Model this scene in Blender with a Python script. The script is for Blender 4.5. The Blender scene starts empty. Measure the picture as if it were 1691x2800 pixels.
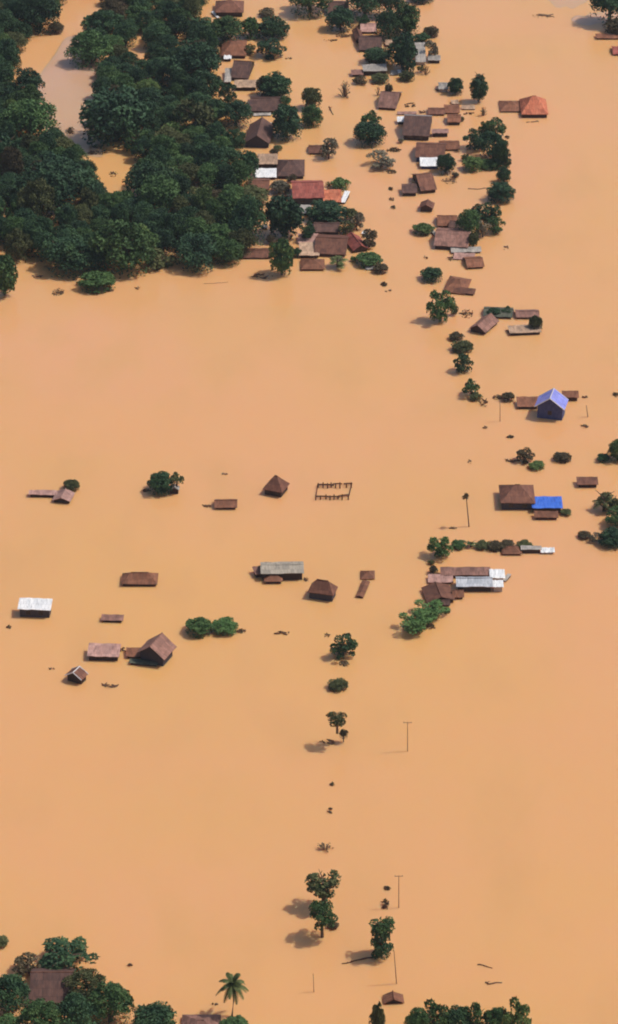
import bpy, math, random
from mathutils import Vector, Matrix, noise as mnoise

R = math.radians
scene = bpy.context.scene
COL = scene.collection

# ------------------------------------------------------------------ camera, sky, sun, exposure
PITCH, FOVY, DIST = 30.0, 18.0, 935.0
CAM = Vector((0.0, 0.0, DIST * math.sin(R(PITCH))))
cd = bpy.data.cameras.new("Camera")
cam = bpy.data.objects.new("Camera", cd)
COL.objects.link(cam)
cam.location = CAM
cam.rotation_euler = (R(90 - PITCH), 0, 0)
cd.sensor_fit = 'VERTICAL'
cd.angle_y = R(FOVY)
cd.clip_start, cd.clip_end = 1.0, 30000.0
scene.camera = cam

SUN_EL, SUN_AZ = 57.0, 8.0          # azimuth measured from +X (picture right) towards +Y (away)
world = bpy.data.worlds.new("World")
scene.world = world
world.use_nodes = True
wn = world.node_tree
bg = wn.nodes['Background']
sky = wn.nodes.new('ShaderNodeTexSky')
sky.sky_type = 'NISHITA'
sky.sun_disc = False
sky.sun_elevation = R(SUN_EL)
sky.sun_rotation = R(90 - SUN_AZ)
sky.air_density = 1.0
sky.dust_density = 2.5
wn.links.new(sky.outputs[0], bg.inputs[0])
bg.inputs[1].default_value = 0.12
ld = bpy.data.lights.new("Sun", 'SUN')
ld.energy = 3.38
ld.angle = R(0.5)
ld.color = (1.0, 0.955, 0.89)
sun = bpy.data.objects.new("Sun", ld)
COL.objects.link(sun)
_sd = Vector((math.cos(R(SUN_EL)) * math.cos(R(SUN_AZ)), math.cos(R(SUN_EL)) * math.sin(R(SUN_AZ)), math.sin(R(SUN_EL))))
sun.rotation_euler = (-_sd).to_track_quat('-Z', 'Y').to_euler()
scene.cycles.filter_width = 2.0
vs = scene.view_settings
vs.view_transform, vs.look, vs.exposure, vs.gamma = 'Standard', 'None', 0.0, 1.0
vs.use_curve_mapping = False

# ------------------------------------------------------------------ picture <-> ground
FWD = Vector((0, math.cos(R(PITCH)), -math.sin(R(PITCH))))
UP = Vector((0, math.sin(R(PITCH)), math.cos(R(PITCH))))
FPX = 1400.0 / math.tan(R(FOVY / 2))

def ray(px, py):
    return FWD + Vector((1, 0, 0)) * ((px - 845.5) / FPX) + UP * ((1400.0 - py) / FPX)

def at(px, py, z=0.0):
    d = ray(px, py)
    return CAM + d * ((z - CAM.z) / d.z)

def at_y(px, py, Y):
    d = ray(px, py)
    return CAM + d * ((Y - CAM.y) / d.y)

def proj(p):
    q = Vector(p) - CAM
    dep = q.dot(FWD)
    return (845.5 + q.x / dep * FPX, 1400.0 - q.dot(UP) / dep * FPX)

def ppm(p):                      # pixels per metre at a place
    return FPX / (Vector(p) - CAM).dot(FWD)

def depress(p):
    q = Vector(p) - CAM
    return math.atan2(-q.z, math.hypot(q.x, q.y))

# ------------------------------------------------------------------ materials
def new_mat(name):
    m = bpy.data.materials.new(name)
    m.use_nodes = True
    nt = m.node_tree
    return m, nt, nt.nodes['Principled BSDF']

def N(nt, t, **kw):
    n = nt.nodes.new(t)
    for k, v in kw.items():
        setattr(n, k, v)
    return n

def mixcol(nt, fac, a, b, blend='MIX'):
    n = N(nt, 'ShaderNodeMix', data_type='RGBA', blend_type=blend)
    for sock, v in ((0, fac), (6, a), (7, b)):
        if hasattr(v, 'is_output'):
            nt.links.new(v, n.inputs[sock])
        else:
            n.inputs[sock].default_value = v if sock == 0 else (*v, 1.0)
    return n.outputs[2]

def noise_fac(nt, scale, lo, hi, detail=4.0, coord='Object', stretch=None):
    tc = N(nt, 'ShaderNodeTexCoord')
    src = tc.outputs[coord]
    if stretch:
        mp = N(nt, 'ShaderNodeMapping')
        mp.inputs['Scale'].default_value = stretch
        nt.links.new(src, mp.inputs[0])
        src = mp.outputs[0]
    nz = N(nt, 'ShaderNodeTexNoise')
    nz.inputs['Scale'].default_value = scale
    nz.inputs['Detail'].default_value = detail
    nt.links.new(src, nz.inputs['Vector'])
    mr = N(nt, 'ShaderNodeMapRange')
    mr.inputs[1].default_value, mr.inputs[2].default_value = lo, hi
    nt.links.new(nz.outputs[0], mr.inputs[0])
    return mr.outputs[0]

def rand_gain(nt, col, lo, hi):
    oi = N(nt, 'ShaderNodeObjectInfo')
    mr = N(nt, 'ShaderNodeMapRange')
    mr.inputs[3].default_value, mr.inputs[4].default_value = lo, hi
    nt.links.new(oi.outputs['Random'], mr.inputs[0])
    cb = N(nt, 'ShaderNodeCombineColor')
    for i in range(3):
        nt.links.new(mr.outputs[0], cb.inputs[i])
    return mixcol(nt, 1.0, col, cb.outputs[0], 'MULTIPLY')

MAT = {}

def roof_mat(key, a, b, rough=0.75, spec=0.25, rib=0.32, gain=(0.85, 1.15), metal=0.0):
    m, nt, p = new_mat('roof_' + key)
    f1 = noise_fac(nt, 0.55, 0.35, 0.68, 5.0)
    c = mixcol(nt, f1, a, b)
    f2 = noise_fac(nt, 1.0, 0.52, 0.75, 6.0, stretch=(2.2, 0.5, 0.8))
    c = mixcol(nt, f2, c, tuple(x * 0.55 + 0.012 for x in a))
    tcb = N(nt, 'ShaderNodeTexCoord')
    bk = N(nt, 'ShaderNodeTexBrick')
    bk.inputs['Scale'].default_value = 1.0
    bk.inputs['Brick Width'].default_value = 0.95
    bk.inputs['Row Height'].default_value = 1.7
    bk.inputs['Mortar Size'].default_value = 0.03
    bk.inputs['Bias'].default_value = 0.0
    lo_, hi_ = (0.88, 1.06) if key in ('white', 'bluetarp', 'bluepaint') else (0.80, 1.18)
    bk.inputs['Color1'].default_value = (lo_, lo_, lo_, 1)
    bk.inputs['Color2'].default_value = (hi_, hi_ * 0.97, hi_ * 0.94, 1)
    bk.inputs['Mortar'].default_value = (0.6, 0.58, 0.56, 1)
    nt.links.new(tcb.outputs['Object'], bk.inputs['Vector'])
    c = mixcol(nt, 1.0, c, bk.outputs[0], 'MULTIPLY')
    c = rand_gain(nt, c, *gain)
    nt.links.new(c, p.inputs['Base Color'])
    p.inputs['Roughness'].default_value = rough
    p.inputs['Specular IOR Level'].default_value = spec
    p.inputs['Metallic'].default_value = metal
    tc = N(nt, 'ShaderNodeTexCoord')
    wv = N(nt, 'ShaderNodeTexWave', wave_type='BANDS', bands_direction='X')
    wv.inputs['Scale'].default_value = 1.0 / rib / 3.0
    wv.inputs['Distortion'].default_value = 0.6
    nt.links.new(tc.outputs['Object'], wv.inputs['Vector'])
    bp = N(nt, 'ShaderNodeBump')
    bp.inputs['Strength'].default_value = 0.35
    bp.inputs['Distance'].default_value = 0.06
    nt.links.new(wv.outputs[1], bp.inputs['Height'])
    nt.links.new(bp.outputs[0], p.inputs['Normal'])
    MAT[key] = m

roof_mat('brown', (0.130, 0.052, 0.033), (0.190, 0.080, 0.049))
roof_mat('rust', (0.175, 0.066, 0.034), (0.235, 0.100, 0.056))
roof_mat('slate', (0.080, 0.041, 0.034), (0.120, 0.060, 0.045))
roof_mat('mauve', (0.190, 0.092, 0.068), (0.27, 0.140, 0.108))
roof_mat('red', (0.25, 0.062, 0.046), (0.32, 0.095, 0.070))
roof_mat('orange', (0.46, 0.125, 0.062), (0.55, 0.19, 0.10))
roof_mat('tin', (0.30, 0.27, 0.24), (0.40, 0.35, 0.30), rough=0.5, spec=0.4)
roof_mat('bluetin', (0.36, 0.38, 0.42), (0.46, 0.47, 0.50), rough=0.45, spec=0.45)
roof_mat('white', (0.74, 0.74, 0.74), (0.80, 0.79, 0.77), rough=0.45, spec=0.5, gain=(0.97, 1.03))
roof_mat('tan', (0.36, 0.23, 0.15), (0.46, 0.31, 0.21))
roof_mat('pink', (0.34, 0.185, 0.15), (0.42, 0.25, 0.21))
roof_mat('moss', (0.070, 0.080, 0.055), (0.105, 0.105, 0.075))
roof_mat('greythatch', (0.34, 0.295, 0.235), (0.42, 0.365, 0.295), rib=0.2)
roof_mat('thatch', (0.15, 0.125, 0.10), (0.21, 0.17, 0.13), rib=0.2)
roof_mat('bluepaint', (0.20, 0.22, 0.64), (0.25, 0.27, 0.70), rough=0.36, spec=0.5, gain=(0.98, 1.02))
roof_mat('bluetarp', (0.035, 0.125, 0.56), (0.055, 0.165, 0.62), rough=0.45, spec=0.4, rib=1.2, gain=(0.98, 1.02))

def plain_mat(key, a, b, scale=1.2, rough=0.8, spec=0.2, stretch=None, gain=(0.9, 1.1)):
    m, nt, p = new_mat(key)
    c = mixcol(nt, noise_fac(nt, scale, 0.35, 0.65, 5.0, stretch=stretch), a, b)
    c = rand_gain(nt, c, *gain)
    nt.links.new(c, p.inputs['Base Color'])
    p.inputs['Roughness'].default_value = rough
    p.inputs['Specular IOR Level'].default_value = spec
    MAT[key] = m

plain_mat('wood', (0.050, 0.026, 0.018), (0.085, 0.045, 0.030), stretch=(4, 4, 0.6))
plain_mat('darkwood', (0.038, 0.022, 0.018), (0.065, 0.038, 0.028), stretch=(4, 4, 0.6))
plain_mat('slatewall', (0.045, 0.037, 0.042), (0.065, 0.052, 0.058), stretch=(4, 4, 0.6))
plain_mat('plaster', (0.42, 0.31, 0.24), (0.50, 0.38, 0.30))
plain_mat('bluewall', (0.050, 0.055, 0.13), (0.075, 0.080, 0.17))
plain_mat('fascia', (0.55, 0.52, 0.50), (0.62, 0.58, 0.55))
plain_mat('glass', (0.012, 0.012, 0.016), (0.02, 0.02, 0.026), rough=0.2, spec=0.5)
plain_mat('bark', (0.085, 0.055, 0.036), (0.135, 0.090, 0.060), scale=3)
plain_mat('deadwood', (0.13, 0.070, 0.042), (0.20, 0.115, 0.070), scale=3, gain=(0.75, 1.2))
plain_mat('framewood', (0.075, 0.032, 0.018), (0.125, 0.055, 0.030), scale=2)
plain_mat('wetlog', (0.075, 0.036, 0.020), (0.12, 0.060, 0.035), scale=3, gain=(0.75, 1.25))
plain_mat('polewood', (0.34, 0.20, 0.11), (0.42, 0.25, 0.14), scale=3)
plain_mat('cloth', (0.62, 0.64, 0.68), (0.72, 0.73, 0.75))

def leaf_mat(key, a, b, gain=(0.75, 1.3)):
    m, nt, p = new_mat('leaf_' + key)
    c = mixcol(nt, noise_fac(nt, 1.7, 0.38, 0.64, 3.0), a, b)
    c = rand_gain(nt, c, *gain)
    nt.links.new(c, p.inputs['Base Color'])
    p.inputs['Roughness'].default_value = 0.65
    p.inputs['Specular IOR Level'].default_value = 0.15
    MAT[key] = m

leaf_mat('dark', (0.027, 0.060, 0.028), (0.056, 0.104, 0.040))
leaf_mat('teal', (0.022, 0.050, 0.026), (0.042, 0.084, 0.037))
leaf_mat('mid', (0.042, 0.084, 0.028), (0.082, 0.140, 0.045))
leaf_mat('fresh', (0.052, 0.105, 0.030), (0.095, 0.160, 0.048))
leaf_mat('olive', (0.062, 0.070, 0.026), (0.105, 0.110, 0.042))
leaf_mat('bright', (0.070, 0.115, 0.032), (0.125, 0.17, 0.055))
leaf_mat('brownish', (0.068, 0.052, 0.028), (0.105, 0.080, 0.042))
leaf_mat('grey', (0.130, 0.115, 0.075), (0.20, 0.17, 0.115))
leaf_mat('palm', (0.058, 0.075, 0.022), (0.105, 0.120, 0.042))

def water_mat(key, a, b, c2):
    m, nt, p = new_mat(key)
    f1 = noise_fac(nt, 0.0075, 0.36, 0.64, 3.0)
    c = mixcol(nt, f1, a, b)
    f2 = noise_fac(nt, 0.02, 0.42, 0.74, 5.0, stretch=(1, 0.5, 1))
    c = mixcol(nt, f2, c, c2)
    f3 = noise_fac(nt, 0.05, 0.50, 0.80, 6.0, stretch=(1, 0.45, 1))
    c = mixcol(nt, f3, c, tuple(x * k for x, k in zip(c2, (0.95, 0.95, 0.97))))
    f4 = noise_fac(nt, 0.014, 0.50, 0.72, 4.0, stretch=(0.4, 1.3, 1))
    c = mixcol(nt, f4, c, tuple(x * k for x, k in zip(a, (1.02, 0.97, 1.14))))
    nt.links.new(c, p.inputs['Base Color'])
    p.inputs['Roughness'].default_value = 0.22
    p.inputs['IOR'].default_value = 1.33
    p.subsurface_method = 'RANDOM_WALK'
    p.inputs['Subsurface Weight'].default_value = 1.0
    p.inputs['Subsurface Radius'].default_value = (1.0, 0.62, 0.36)
    p.inputs['Subsurface Scale'].default_value = 2.2
    bp = N(nt, 'ShaderNodeBump')
    bp.inputs['Strength'].default_value = 0.16
    bp.inputs['Distance'].default_value = 0.25
    nz = noise_fac(nt, 0.35, 0.0, 1.0, 4.0, stretch=(1, 0.7, 1))
    nt.links.new(nz, bp.inputs['Height'])
    nt.links.new(bp.outputs[0], p.inputs['Normal'])
    MAT[key] = m

water_mat('floodwater', (0.618, 0.335, 0.125), (0.630, 0.322, 0.152), (0.600, 0.325, 0.129))
water_mat('pondwater_shade', (0.50, 0.315, 0.185), (0.53, 0.285, 0.145), (0.50, 0.30, 0.18))  # silty tone with tree shade and reflections mixed into the colour
water_mat('mudwater', (0.53, 0.315, 0.175), (0.55, 0.32, 0.175), (0.52, 0.315, 0.18))

# ------------------------------------------------------------------ mesh helpers
class MB:
    def __init__(self):
        self.v, self.f = [], []

    def add(self, verts, faces):
        n = len(self.v)
        self.v += [tuple(p) for p in verts]
        self.f += [tuple(i + n for i in f) for f in faces]

    def box(self, x0, x1, y0, y1, z0, z1):
        self.add([(x0, y0, z0), (x1, y0, z0), (x1, y1, z0), (x0, y1, z0), (x0, y0, z1), (x1, y0, z1), (x1, y1, z1), (x0, y1, z1)],
                 [(0, 3, 2, 1), (4, 5, 6, 7), (0, 1, 5, 4), (1, 2, 6, 5), (2, 3, 7, 6), (3, 0, 4, 7)])

    def tube(self, pts, radii, n=6):
        pts = [Vector(p) for p in pts]
        rings = []
        for i, p in enumerate(pts):
            t = (pts[min(i + 1, len(pts) - 1)] - pts[max(i - 1, 0)]).normalized()
            a = t.cross(Vector((0, 0, 1)))
            if a.length < 0.05:
                a = t.cross(Vector((1, 0, 0)))
            a.normalize()
            b = t.cross(a)
            rings.append([p + (a * math.cos(k * math.tau / n) + b * math.sin(k * math.tau / n)) * radii[i] for k in range(n)])
        vs_, fs = [], []
        for r in rings:
            vs_ += r
        for i in range(len(pts) - 1):
            for k in range(n):
                k2 = (k + 1) % n
                fs.append((i * n + k, i * n + k2, (i + 1) * n + k2, (i + 1) * n + k))
        fs.append(tuple(range(n))[::-1])
        fs.append(tuple((len(pts) - 1) * n + k for k in range(n)))
        self.add(vs_, fs)

    def leaf(self, c, nrm, size, rng, aspect=0.6):
        t = Vector((rng.uniform(-1, 1), rng.uniform(-1, 1), rng.uniform(-1, 1)))
        u = nrm.cross(t)
        if u.length < 1e-3:
            u = nrm.cross(Vector((0.3, 0.9, 0.1)))
        u.normalize()
        w = nrm.cross(u)
        w.normalize()
        u, w = u * size, w * size * aspect
        self.add([c - u, c - w * 0.9 + u * 0.1, c + u + nrm * size * -0.25, c + w * 0.9 + u * 0.1], [(0, 1, 2, 3)])

    def mesh(self, name, mat):
        me = bpy.data.meshes.new(name)
        me.from_pydata(self.v, [], self.f)
        me.materials.append(mat)
        me.update()
        return me

def link(name, me, parent=None):
    o = bpy.data.objects.new(name, me)
    COL.objects.link(o)
    if parent:
        o.parent = parent
    return o

def tag(o, label=None, cat=None, group=None, kind=None):
    if label: o['label'] = label
    if cat: o['category'] = cat
    if group: o['group'] = group
    if kind: o['kind'] = kind
    return o

def thing(name, loc, label, cat, group=None, rz=0.0):
    o = bpy.data.objects.new(name, None)
    o.empty_display_size = 0.5
    COL.objects.link(o)
    o.location = loc
    o.rotation_euler = (0, 0, rz)
    return tag(o, label, cat, group)

# ------------------------------------------------------------------ the setting: flood water, pond, silt banks
wb = MB()
wb.box(-3000, 3000, -600, 6000, -40, 0)
water = link('flood_water', wb.mesh('flood_water', MAT['floodwater']))
tag(water, kind='structure')

def sheet(name, pts, z, mat, depth=4.0):
    top = [at(*p) for p in pts]
    n = len(top)
    if sum(top[i].x * top[(i + 1) % n].y - top[(i + 1) % n].x * top[i].y for i in range(n)) < 0:
        top.reverse()
    mb = MB()
    vs_ = [(p.x, p.y, z) for p in top] + [(p.x, p.y, z - depth) for p in top]
    fs = [tuple(range(n)), tuple(range(2 * n - 1, n - 1, -1))] + [(i, i + n, (i + 1) % n + n, (i + 1) % n) for i in range(n)]
    mb.add(vs_, fs)
    return tag(link(name, mb.mesh(name, MAT[mat])), kind='structure')

def smooth(pts, n=4):
    out = []
    L = len(pts)
    for i in range(L):
        p0, p1, p2, p3 = (Vector((*pts[(i + k) % L], 0)) for k in (-1, 0, 1, 2))
        for j in range(n):
            t = j / n
            q = 0.5 * ((2 * p1) + (p2 - p0) * t + (2 * p0 - 5 * p1 + 4 * p2 - p3) * t * t + (3 * p1 - p0 - 3 * p2 + p3) * t ** 3)
            out.append((q.x, q.y))
    return out

sheet('pond', smooth([(150, 150), (190, 100), (260, 130), (290, 260), (280, 400), (270, 430), (180, 400), (110, 330), (100, 230)]), 0.02, 'pondwater_shade')  # greyer sheet: tree reflections and shade painted in, besides the sediment
sheet('silt_bank', smooth([(1500, -20), (1620, -25), (1604, 4), (1588, 12), (1566, 24), (1548, 17), (1530, 21), (1512, 12)]), 0.015, 'mudwater')
sheet('silt_bank', smooth([(1563, 55), (1578, 42), (1600, 44), (1622, 36), (1700, 32), (1720, 60), (1668, 66), (1640, 62), (1612, 69), (1586, 66)]), 0.015, 'mudwater')

# ------------------------------------------------------------------ foliage prototypes (unit crowns, radius 1)
def unit(rng):
    while True:
        v = Vector((rng.uniform(-1, 1), rng.uniform(-1, 1), rng.uniform(-1, 1)))
        if 0.05 < v.length <= 1:
            return v.normalized()

def lobed_crown(seed, nlobe, lobe_r, leaves, size, spread=0.72, zmin=-1.0, core=200, squash=1.0, taper=0.0, skirt=0.0):
    rng = random.Random(seed)
    mb = MB()
    lobes = []
    for i in range(nlobe):
        for _ in range(60):
            d = unit(rng)
            if d.z < zmin:
                continue
            rad = spread * rng.uniform(0.8, 1.1)
            c = Vector((d.x * rad, d.y * rad, d.z * rad * squash))
            f = 1.0 - taper * max(c.z, 0)
            c.x *= f
            c.y *= f
            if all((c - l[0]).length > lobe_r * 0.75 for l in lobes):
                break
        lobes.append((c, lobe_r * rng.uniform(0.75, 1.25)))
    for c, lr in lobes:
        for _ in range(leaves):
            d = unit(rng)
            if d.z < -0.55:
                d.z = -d.z
            p = c + Vector((d.x, d.y, d.z * 0.85)) * lr * rng.uniform(0.72, 1.06)
            nrm = (d * 0.7 + unit(rng) * 0.75).normalized()
            mb.leaf(p, nrm, size * rng.uniform(0.7, 1.35), rng)
    for _ in range(core):
        d = unit(rng)
        p = d * rng.uniform(0.25, 0.75)
        mb.leaf(p, unit(rng), size * 1.5, rng)
    if skirt:
        for _ in range(int(skirt)):
            a = rng.uniform(0, math.tau)
            rr = rng.uniform(0.6, 0.98)
            p = Vector((math.cos(a) * rr, math.sin(a) * rr, rng.uniform(-1.05, -0.35)))
            mb.leaf(p, (Vector((math.cos(a), math.sin(a), 0.3)) + unit(rng) * 0.7).normalized(), size, rng)
    return mb

def trunk_mb(seed, nlimb=6):
    rng = random.Random(seed)
    mb = MB()
    mb.tube([(0, 0, -2.2), (0.03, 0.01, -1.0), (-0.02, 0.03, -0.3), (0.02, 0, 0.3)], [0.13, 0.10, 0.075, 0.035], 7)
    for i in range(nlimb):
        a = i * math.tau / nlimb + rng.uniform(-0.4, 0.4)
        z0 = rng.uniform(-0.75, 0.1)
        e = Vector((math.cos(a) * 0.68, math.sin(a) * 0.68, z0 + rng.uniform(0.3, 0.7)))
        mb.tube([(0, 0, z0), (e.x * 0.45, e.y * 0.45, z0 + (e.z - z0) * 0.65), e], [0.055, 0.036, 0.012], 5)
    return mb

def twiggy(seed, nbr=26, leaves=110, size=0.10):
    rng = random.Random(seed)
    mb = MB()
    lf = MB()
    for i in range(nbr):
        a = rng.uniform(0, math.tau)
        el = rng.uniform(0.05, 1.3)
        L = rng.uniform(0.6, 1.05)
        e = Vector((math.cos(a) * math.cos(el) * L, math.sin(a) * math.cos(el) * L, -0.9 + math.sin(el) * L * 1.8))
        m_ = Vector((e.x * 0.5, e.y * 0.5, -0.95 + (e.z + 0.95) * 0.6))
        mb.tube([(e.x * 0.05, e.y * 0.05, -1.3), m_, e], [0.045, 0.03, 0.01], 4)
        for j in range(int(leaves / nbr)):
            p = m_.lerp(e, rng.uniform(0.2, 1.1)) + unit(rng) * 0.10
            lf.leaf(p, unit(rng), size * rng.uniform(0.7, 1.3), rng)
    return mb, lf

def frond_pts(rng, a, el, L, droop):
    pts = []
    for i in range(7):
        t = i / 6
        r_ = L * t * math.cos(el) * (1 - 0.12 * t)
        z = L * t * math.sin(el) - droop * L * t * t
        pts.append(Vector((math.cos(a) * r_, math.sin(a) * r_, z)))
    return pts

def add_frond(mb, pts, width, n=22, rib=0.02):
    mb.tube(pts, [rib * (1 - 0.8 * i / (len(pts) - 1)) for i in range(len(pts))], 4)
    tot = len(pts) - 1
    for i in range(2, n):
        t = i / n * tot
        k = min(int(t), tot - 1)
        p = pts[k].lerp(pts[k + 1], t - k)
        tg = (pts[k + 1] - pts[k]).normalized()
        side = tg.cross(Vector((0, 0, 1)))
        if side.length < 0.05:
            continue
        side.normalize()
        w = width * math.sin(math.pi * min(0.98, (i / n) * 0.85 + 0.12)) ** 0.7
        for s in (-1, 1):
            tip = p + side * s * w + tg * w * 0.55 - Vector((0, 0, w * 0.45))
            hw_ = tg * width * 0.12
            mb.add([p - hw_, p + hw_, tip + hw_ * 0.2, tip - hw_ * 0.2], [(0, 1, 2, 3)])

def palm_crown(seed, n=12, L=1.15, width=0.25):
    rng = random.Random(seed)
    mb = MB()
    for i in range(n):
        a = i * 2.39996 + rng.uniform(-0.3, 0.3)
        el = rng.uniform(0.35, 1.25)
        pts = frond_pts(rng, a, el, L * rng.uniform(0.8, 1.1), rng.uniform(0.45, 0.8))
        add_frond(mb, [p + Vector((0, 0, -0.3)) for p in pts], width, 16)
    return mb

SHAPES = {
    'wood': [lobed_crown(11, 20, 0.40, 210, 0.062, 0.74, -0.25, 360, 0.95, skirt=380),
             lobed_crown(12, 26, 0.34, 170, 0.060, 0.80, -0.25, 360, 0.9, skirt=380),
             lobed_crown(13, 13, 0.46, 270, 0.064, 0.70, -0.2, 360, 1.0, skirt=380),
             lobed_crown(14, 32, 0.28, 140, 0.060, 0.84, -0.3, 400, 1.0, taper=0.3, skirt=380),
             lobed_crown(15, 18, 0.32, 190, 0.066, 0.92, -0.3, 320, 0.8, skirt=320),
             lobed_crown(16, 22, 0.36, 180, 0.062, 0.76, -0.4, 360, 1.2, taper=0.45, skirt=380)],
    'round': [lobed_crown(21, 34, 0.34, 100, 0.075, 0.72, -0.75, 350, 0.98, skirt=150),
              lobed_crown(22, 40, 0.30, 90, 0.075, 0.76, -0.75, 350, 0.98, skirt=150)],
    'tall': [lobed_crown(31, 26, 0.34, 105, 0.090, 0.70, -0.95, 260, 1.0, taper=0.3),
             lobed_crown(32, 22, 0.38, 115, 0.095, 0.68, -0.95, 220, 1.0, taper=0.15)],
    'bush': [lobed_crown(41, 17, 0.36, 105, 0.10, 0.72, -0.3, 240, 0.8, skirt=200),
             lobed_crown(42, 14, 0.40, 110, 0.11, 0.70, -0.3, 200, 0.85, skirt=200),
             lobed_crown(43, 20, 0.31, 90, 0.10, 0.78, -0.25, 200, 0.75, skirt=200)],
    'sparse': [lobed_crown(51, 11, 0.34, 75, 0.11, 0.74, -0.8, 60, 0.95),
               lobed_crown(52, 13, 0.30, 65, 0.11, 0.78, -0.8, 60, 0.95)],
    'ragged': [lobed_crown(54, 15, 0.33, 120, 0.085, 0.86, -0.9, 170, 0.98, taper=0.15),
               lobed_crown(55, 13, 0.36, 130, 0.085, 0.82, -0.9, 150, 1.0, taper=0.3),
               lobed_crown(56, 18, 0.29, 105, 0.080, 0.90, -0.9, 170, 0.95)],
    'palm': [palm_crown(61), palm_crown(62, 14), palm_crown(63, 10, 1.2, 0.3)],
}
TRUNKS = [trunk_mb(71).mesh('trunk', MAT['bark']), trunk_mb(72, 5).mesh('trunk', MAT['bark']), trunk_mb(73, 7).mesh('trunk', MAT['bark'])]
TW = [twiggy(s) for s in (81, 82, 83)]
_meshes = {}

def crown_mesh(shape, i, mat):
    k = (shape, i, mat)
    if k not in _meshes:
        _meshes[k] = SHAPES[shape][i].mesh('crown', MAT[mat])
    return _meshes[k]

rngT = random.Random(5)
G_WOOD = 'trees of the flooded wood'

def place_tree(loc, r, b, zc, label, shape, mat, group, name, cat):
    root = thing(name, loc, label, cat, group, rngT.uniform(0, math.tau))
    k_ = rngT.uniform(0.9, 1.1) if group == G_WOOD else 1.0
    root.scale = (r * k_, r / k_, b)
    if shape == 'dead':
        i = rngT.randrange(len(TW))
        for part, src, mt in (('branches', 0, 'deadwood'), ('crown', 1, mat)):
            k = ('dead', i, part, mt)
            if k not in _meshes:
                _meshes[k] = TW[i][src].mesh(part, MAT[mt])
            c = link(part, _meshes[k], root)
            c.location = (0, 0, zc / b)
        return root
    c = link('crown', crown_mesh(shape, rngT.randrange(len(SHAPES[shape])), mat), root)
    c.location = (0, 0, zc / b)
    t = link('trunk', TRUNKS[rngT.randrange(3)], root)
    t.location = (0, 0, zc / b)
    return root

def tree(bb, label, shape='round', mat='dark', sink=0.92, base=None, group=None, name=None, cat=None, trunkx=None):
    x0, y0, x1, y1 = bb
    cx, cy = (x0 + x1) / 2, (y0 + y1) / 2
    g = at(cx, y1 if base is None else base)
    s, al = ppm(g), depress(g)
    r = (x1 - x0) / 2 / s / 0.97
    H = (y1 - y0) / 2 / s
    b = math.sqrt(max(H * H - (r * math.sin(al)) ** 2, (0.45 * r * math.cos(al)) ** 2)) / math.cos(al)
    if base is None:
        zc = b * sink
        p = at(cx, cy, zc)
        loc = (p.x, p.y, 0)
    else:
        g = at(trunkx if trunkx else cx, base)
        zc = at_y(cx, cy, g.y).z
        loc = (at_y(cx, cy, g.y).x, g.y, 0)
    if name is None:
        name = {'bush': 'bush', 'sparse': 'tree', 'dead': 'dead_shrub', 'palm': 'palm_bush'}.get(shape, 'tree')
    if cat is None:
        cat = {'bush': 'bush', 'dead_shrub': 'shrub', 'palm_bush': 'palm'}.get(name, name.replace('_', ' '))
    return place_tree(loc, r, b, zc, label, shape, mat, group, name, cat)

# ------------------------------------------------------------------ houses
rngH = random.Random(9)

def roof_grid(mb, prof_top, L, t, n=7, jit=0.10):
    """sheet roof: profile (y, z) swept along x, with thickness and a little sag"""
    m_ = len(prof_top)
    xs = [-L / 2 + L * i / n for i in range(n + 1)]
    top, bot = [], []
    for i, x in enumerate(xs):
        for j, (y, z) in enumerate(prof_top):
            dz = rngH.uniform(-jit, jit)
            top.append((x, y, z + dz))
            bot.append((x, y, z + dz - t))
    vs_ = top + bot
    K = len(top)
    fs = []
    for i in range(n):
        for j in range(m_ - 1):
            a, b_, c, d = i * m_ + j, i * m_ + j + 1, (i + 1) * m_ + j + 1, (i + 1) * m_ + j
            fs.append((a, d, c, b_))
            fs.append((a + K, b_ + K, c + K, d + K))
        fs.append((i * m_, i * m_ + K, (i + 1) * m_ + K, (i + 1) * m_))
        e = m_ - 1
        fs.append((i * m_ + e, (i + 1) * m_ + e, (i + 1) * m_ + e + K, i * m_ + e + K))
    for j in range(m_ - 1):
        fs.append((j, j + 1, j + 1 + K, j + K))
        o = n * m_
        fs.append((o + j, o + j + K, o + j + 1 + K, o + j + 1))
    mb.add(vs_, fs)

def frame_ring(mb, fn, ww, hh, r0, r1, t=0.11):
    vs_ = []
    for r_ in (r0, r1):
        for k in (0.0, t):
            vs_ += [fn(sx * (ww + k), sy * (hh + k), r_) for sx, sy in ((-1, -1), (1, -1), (1, 1), (-1, 1))]
    fs = []
    for i in range(4):
        j = (i + 1) % 4
        fs += [(i, j, 4 + j, 4 + i), (8 + i, 12 + i, 12 + j, 8 + j), (i, 8 + i, 8 + j, j), (4 + i, 4 + j, 12 + j, 12 + i)]
    mb.add(vs_, fs)

def outline(kind, L, S, hw, rise):
    pts = [(sx * L / 2, sy * S / 2, z) for sx in (-1, 1) for sy in (-1, 1) for z in (hw,)]
    pts += [(sx * (L / 2 - 0.4), sy * (S / 2 - 0.4), 0.0) for sx in (-1, 1) for sy in (-1, 1)]
    if kind == 'gable':
        pts += [(-L / 2, 0, hw + rise), (L / 2, 0, hw + rise)]
    elif kind == 'hip':
        rl = max(L - S * 0.9, L * 0.14) / 2
        pts += [(-rl, 0, hw + rise), (rl, 0, hw + rise)]
    else:
        pts += [(sx * L / 2, S / 2, hw + rise) for sx in (-1, 1)]
    return pts

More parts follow.
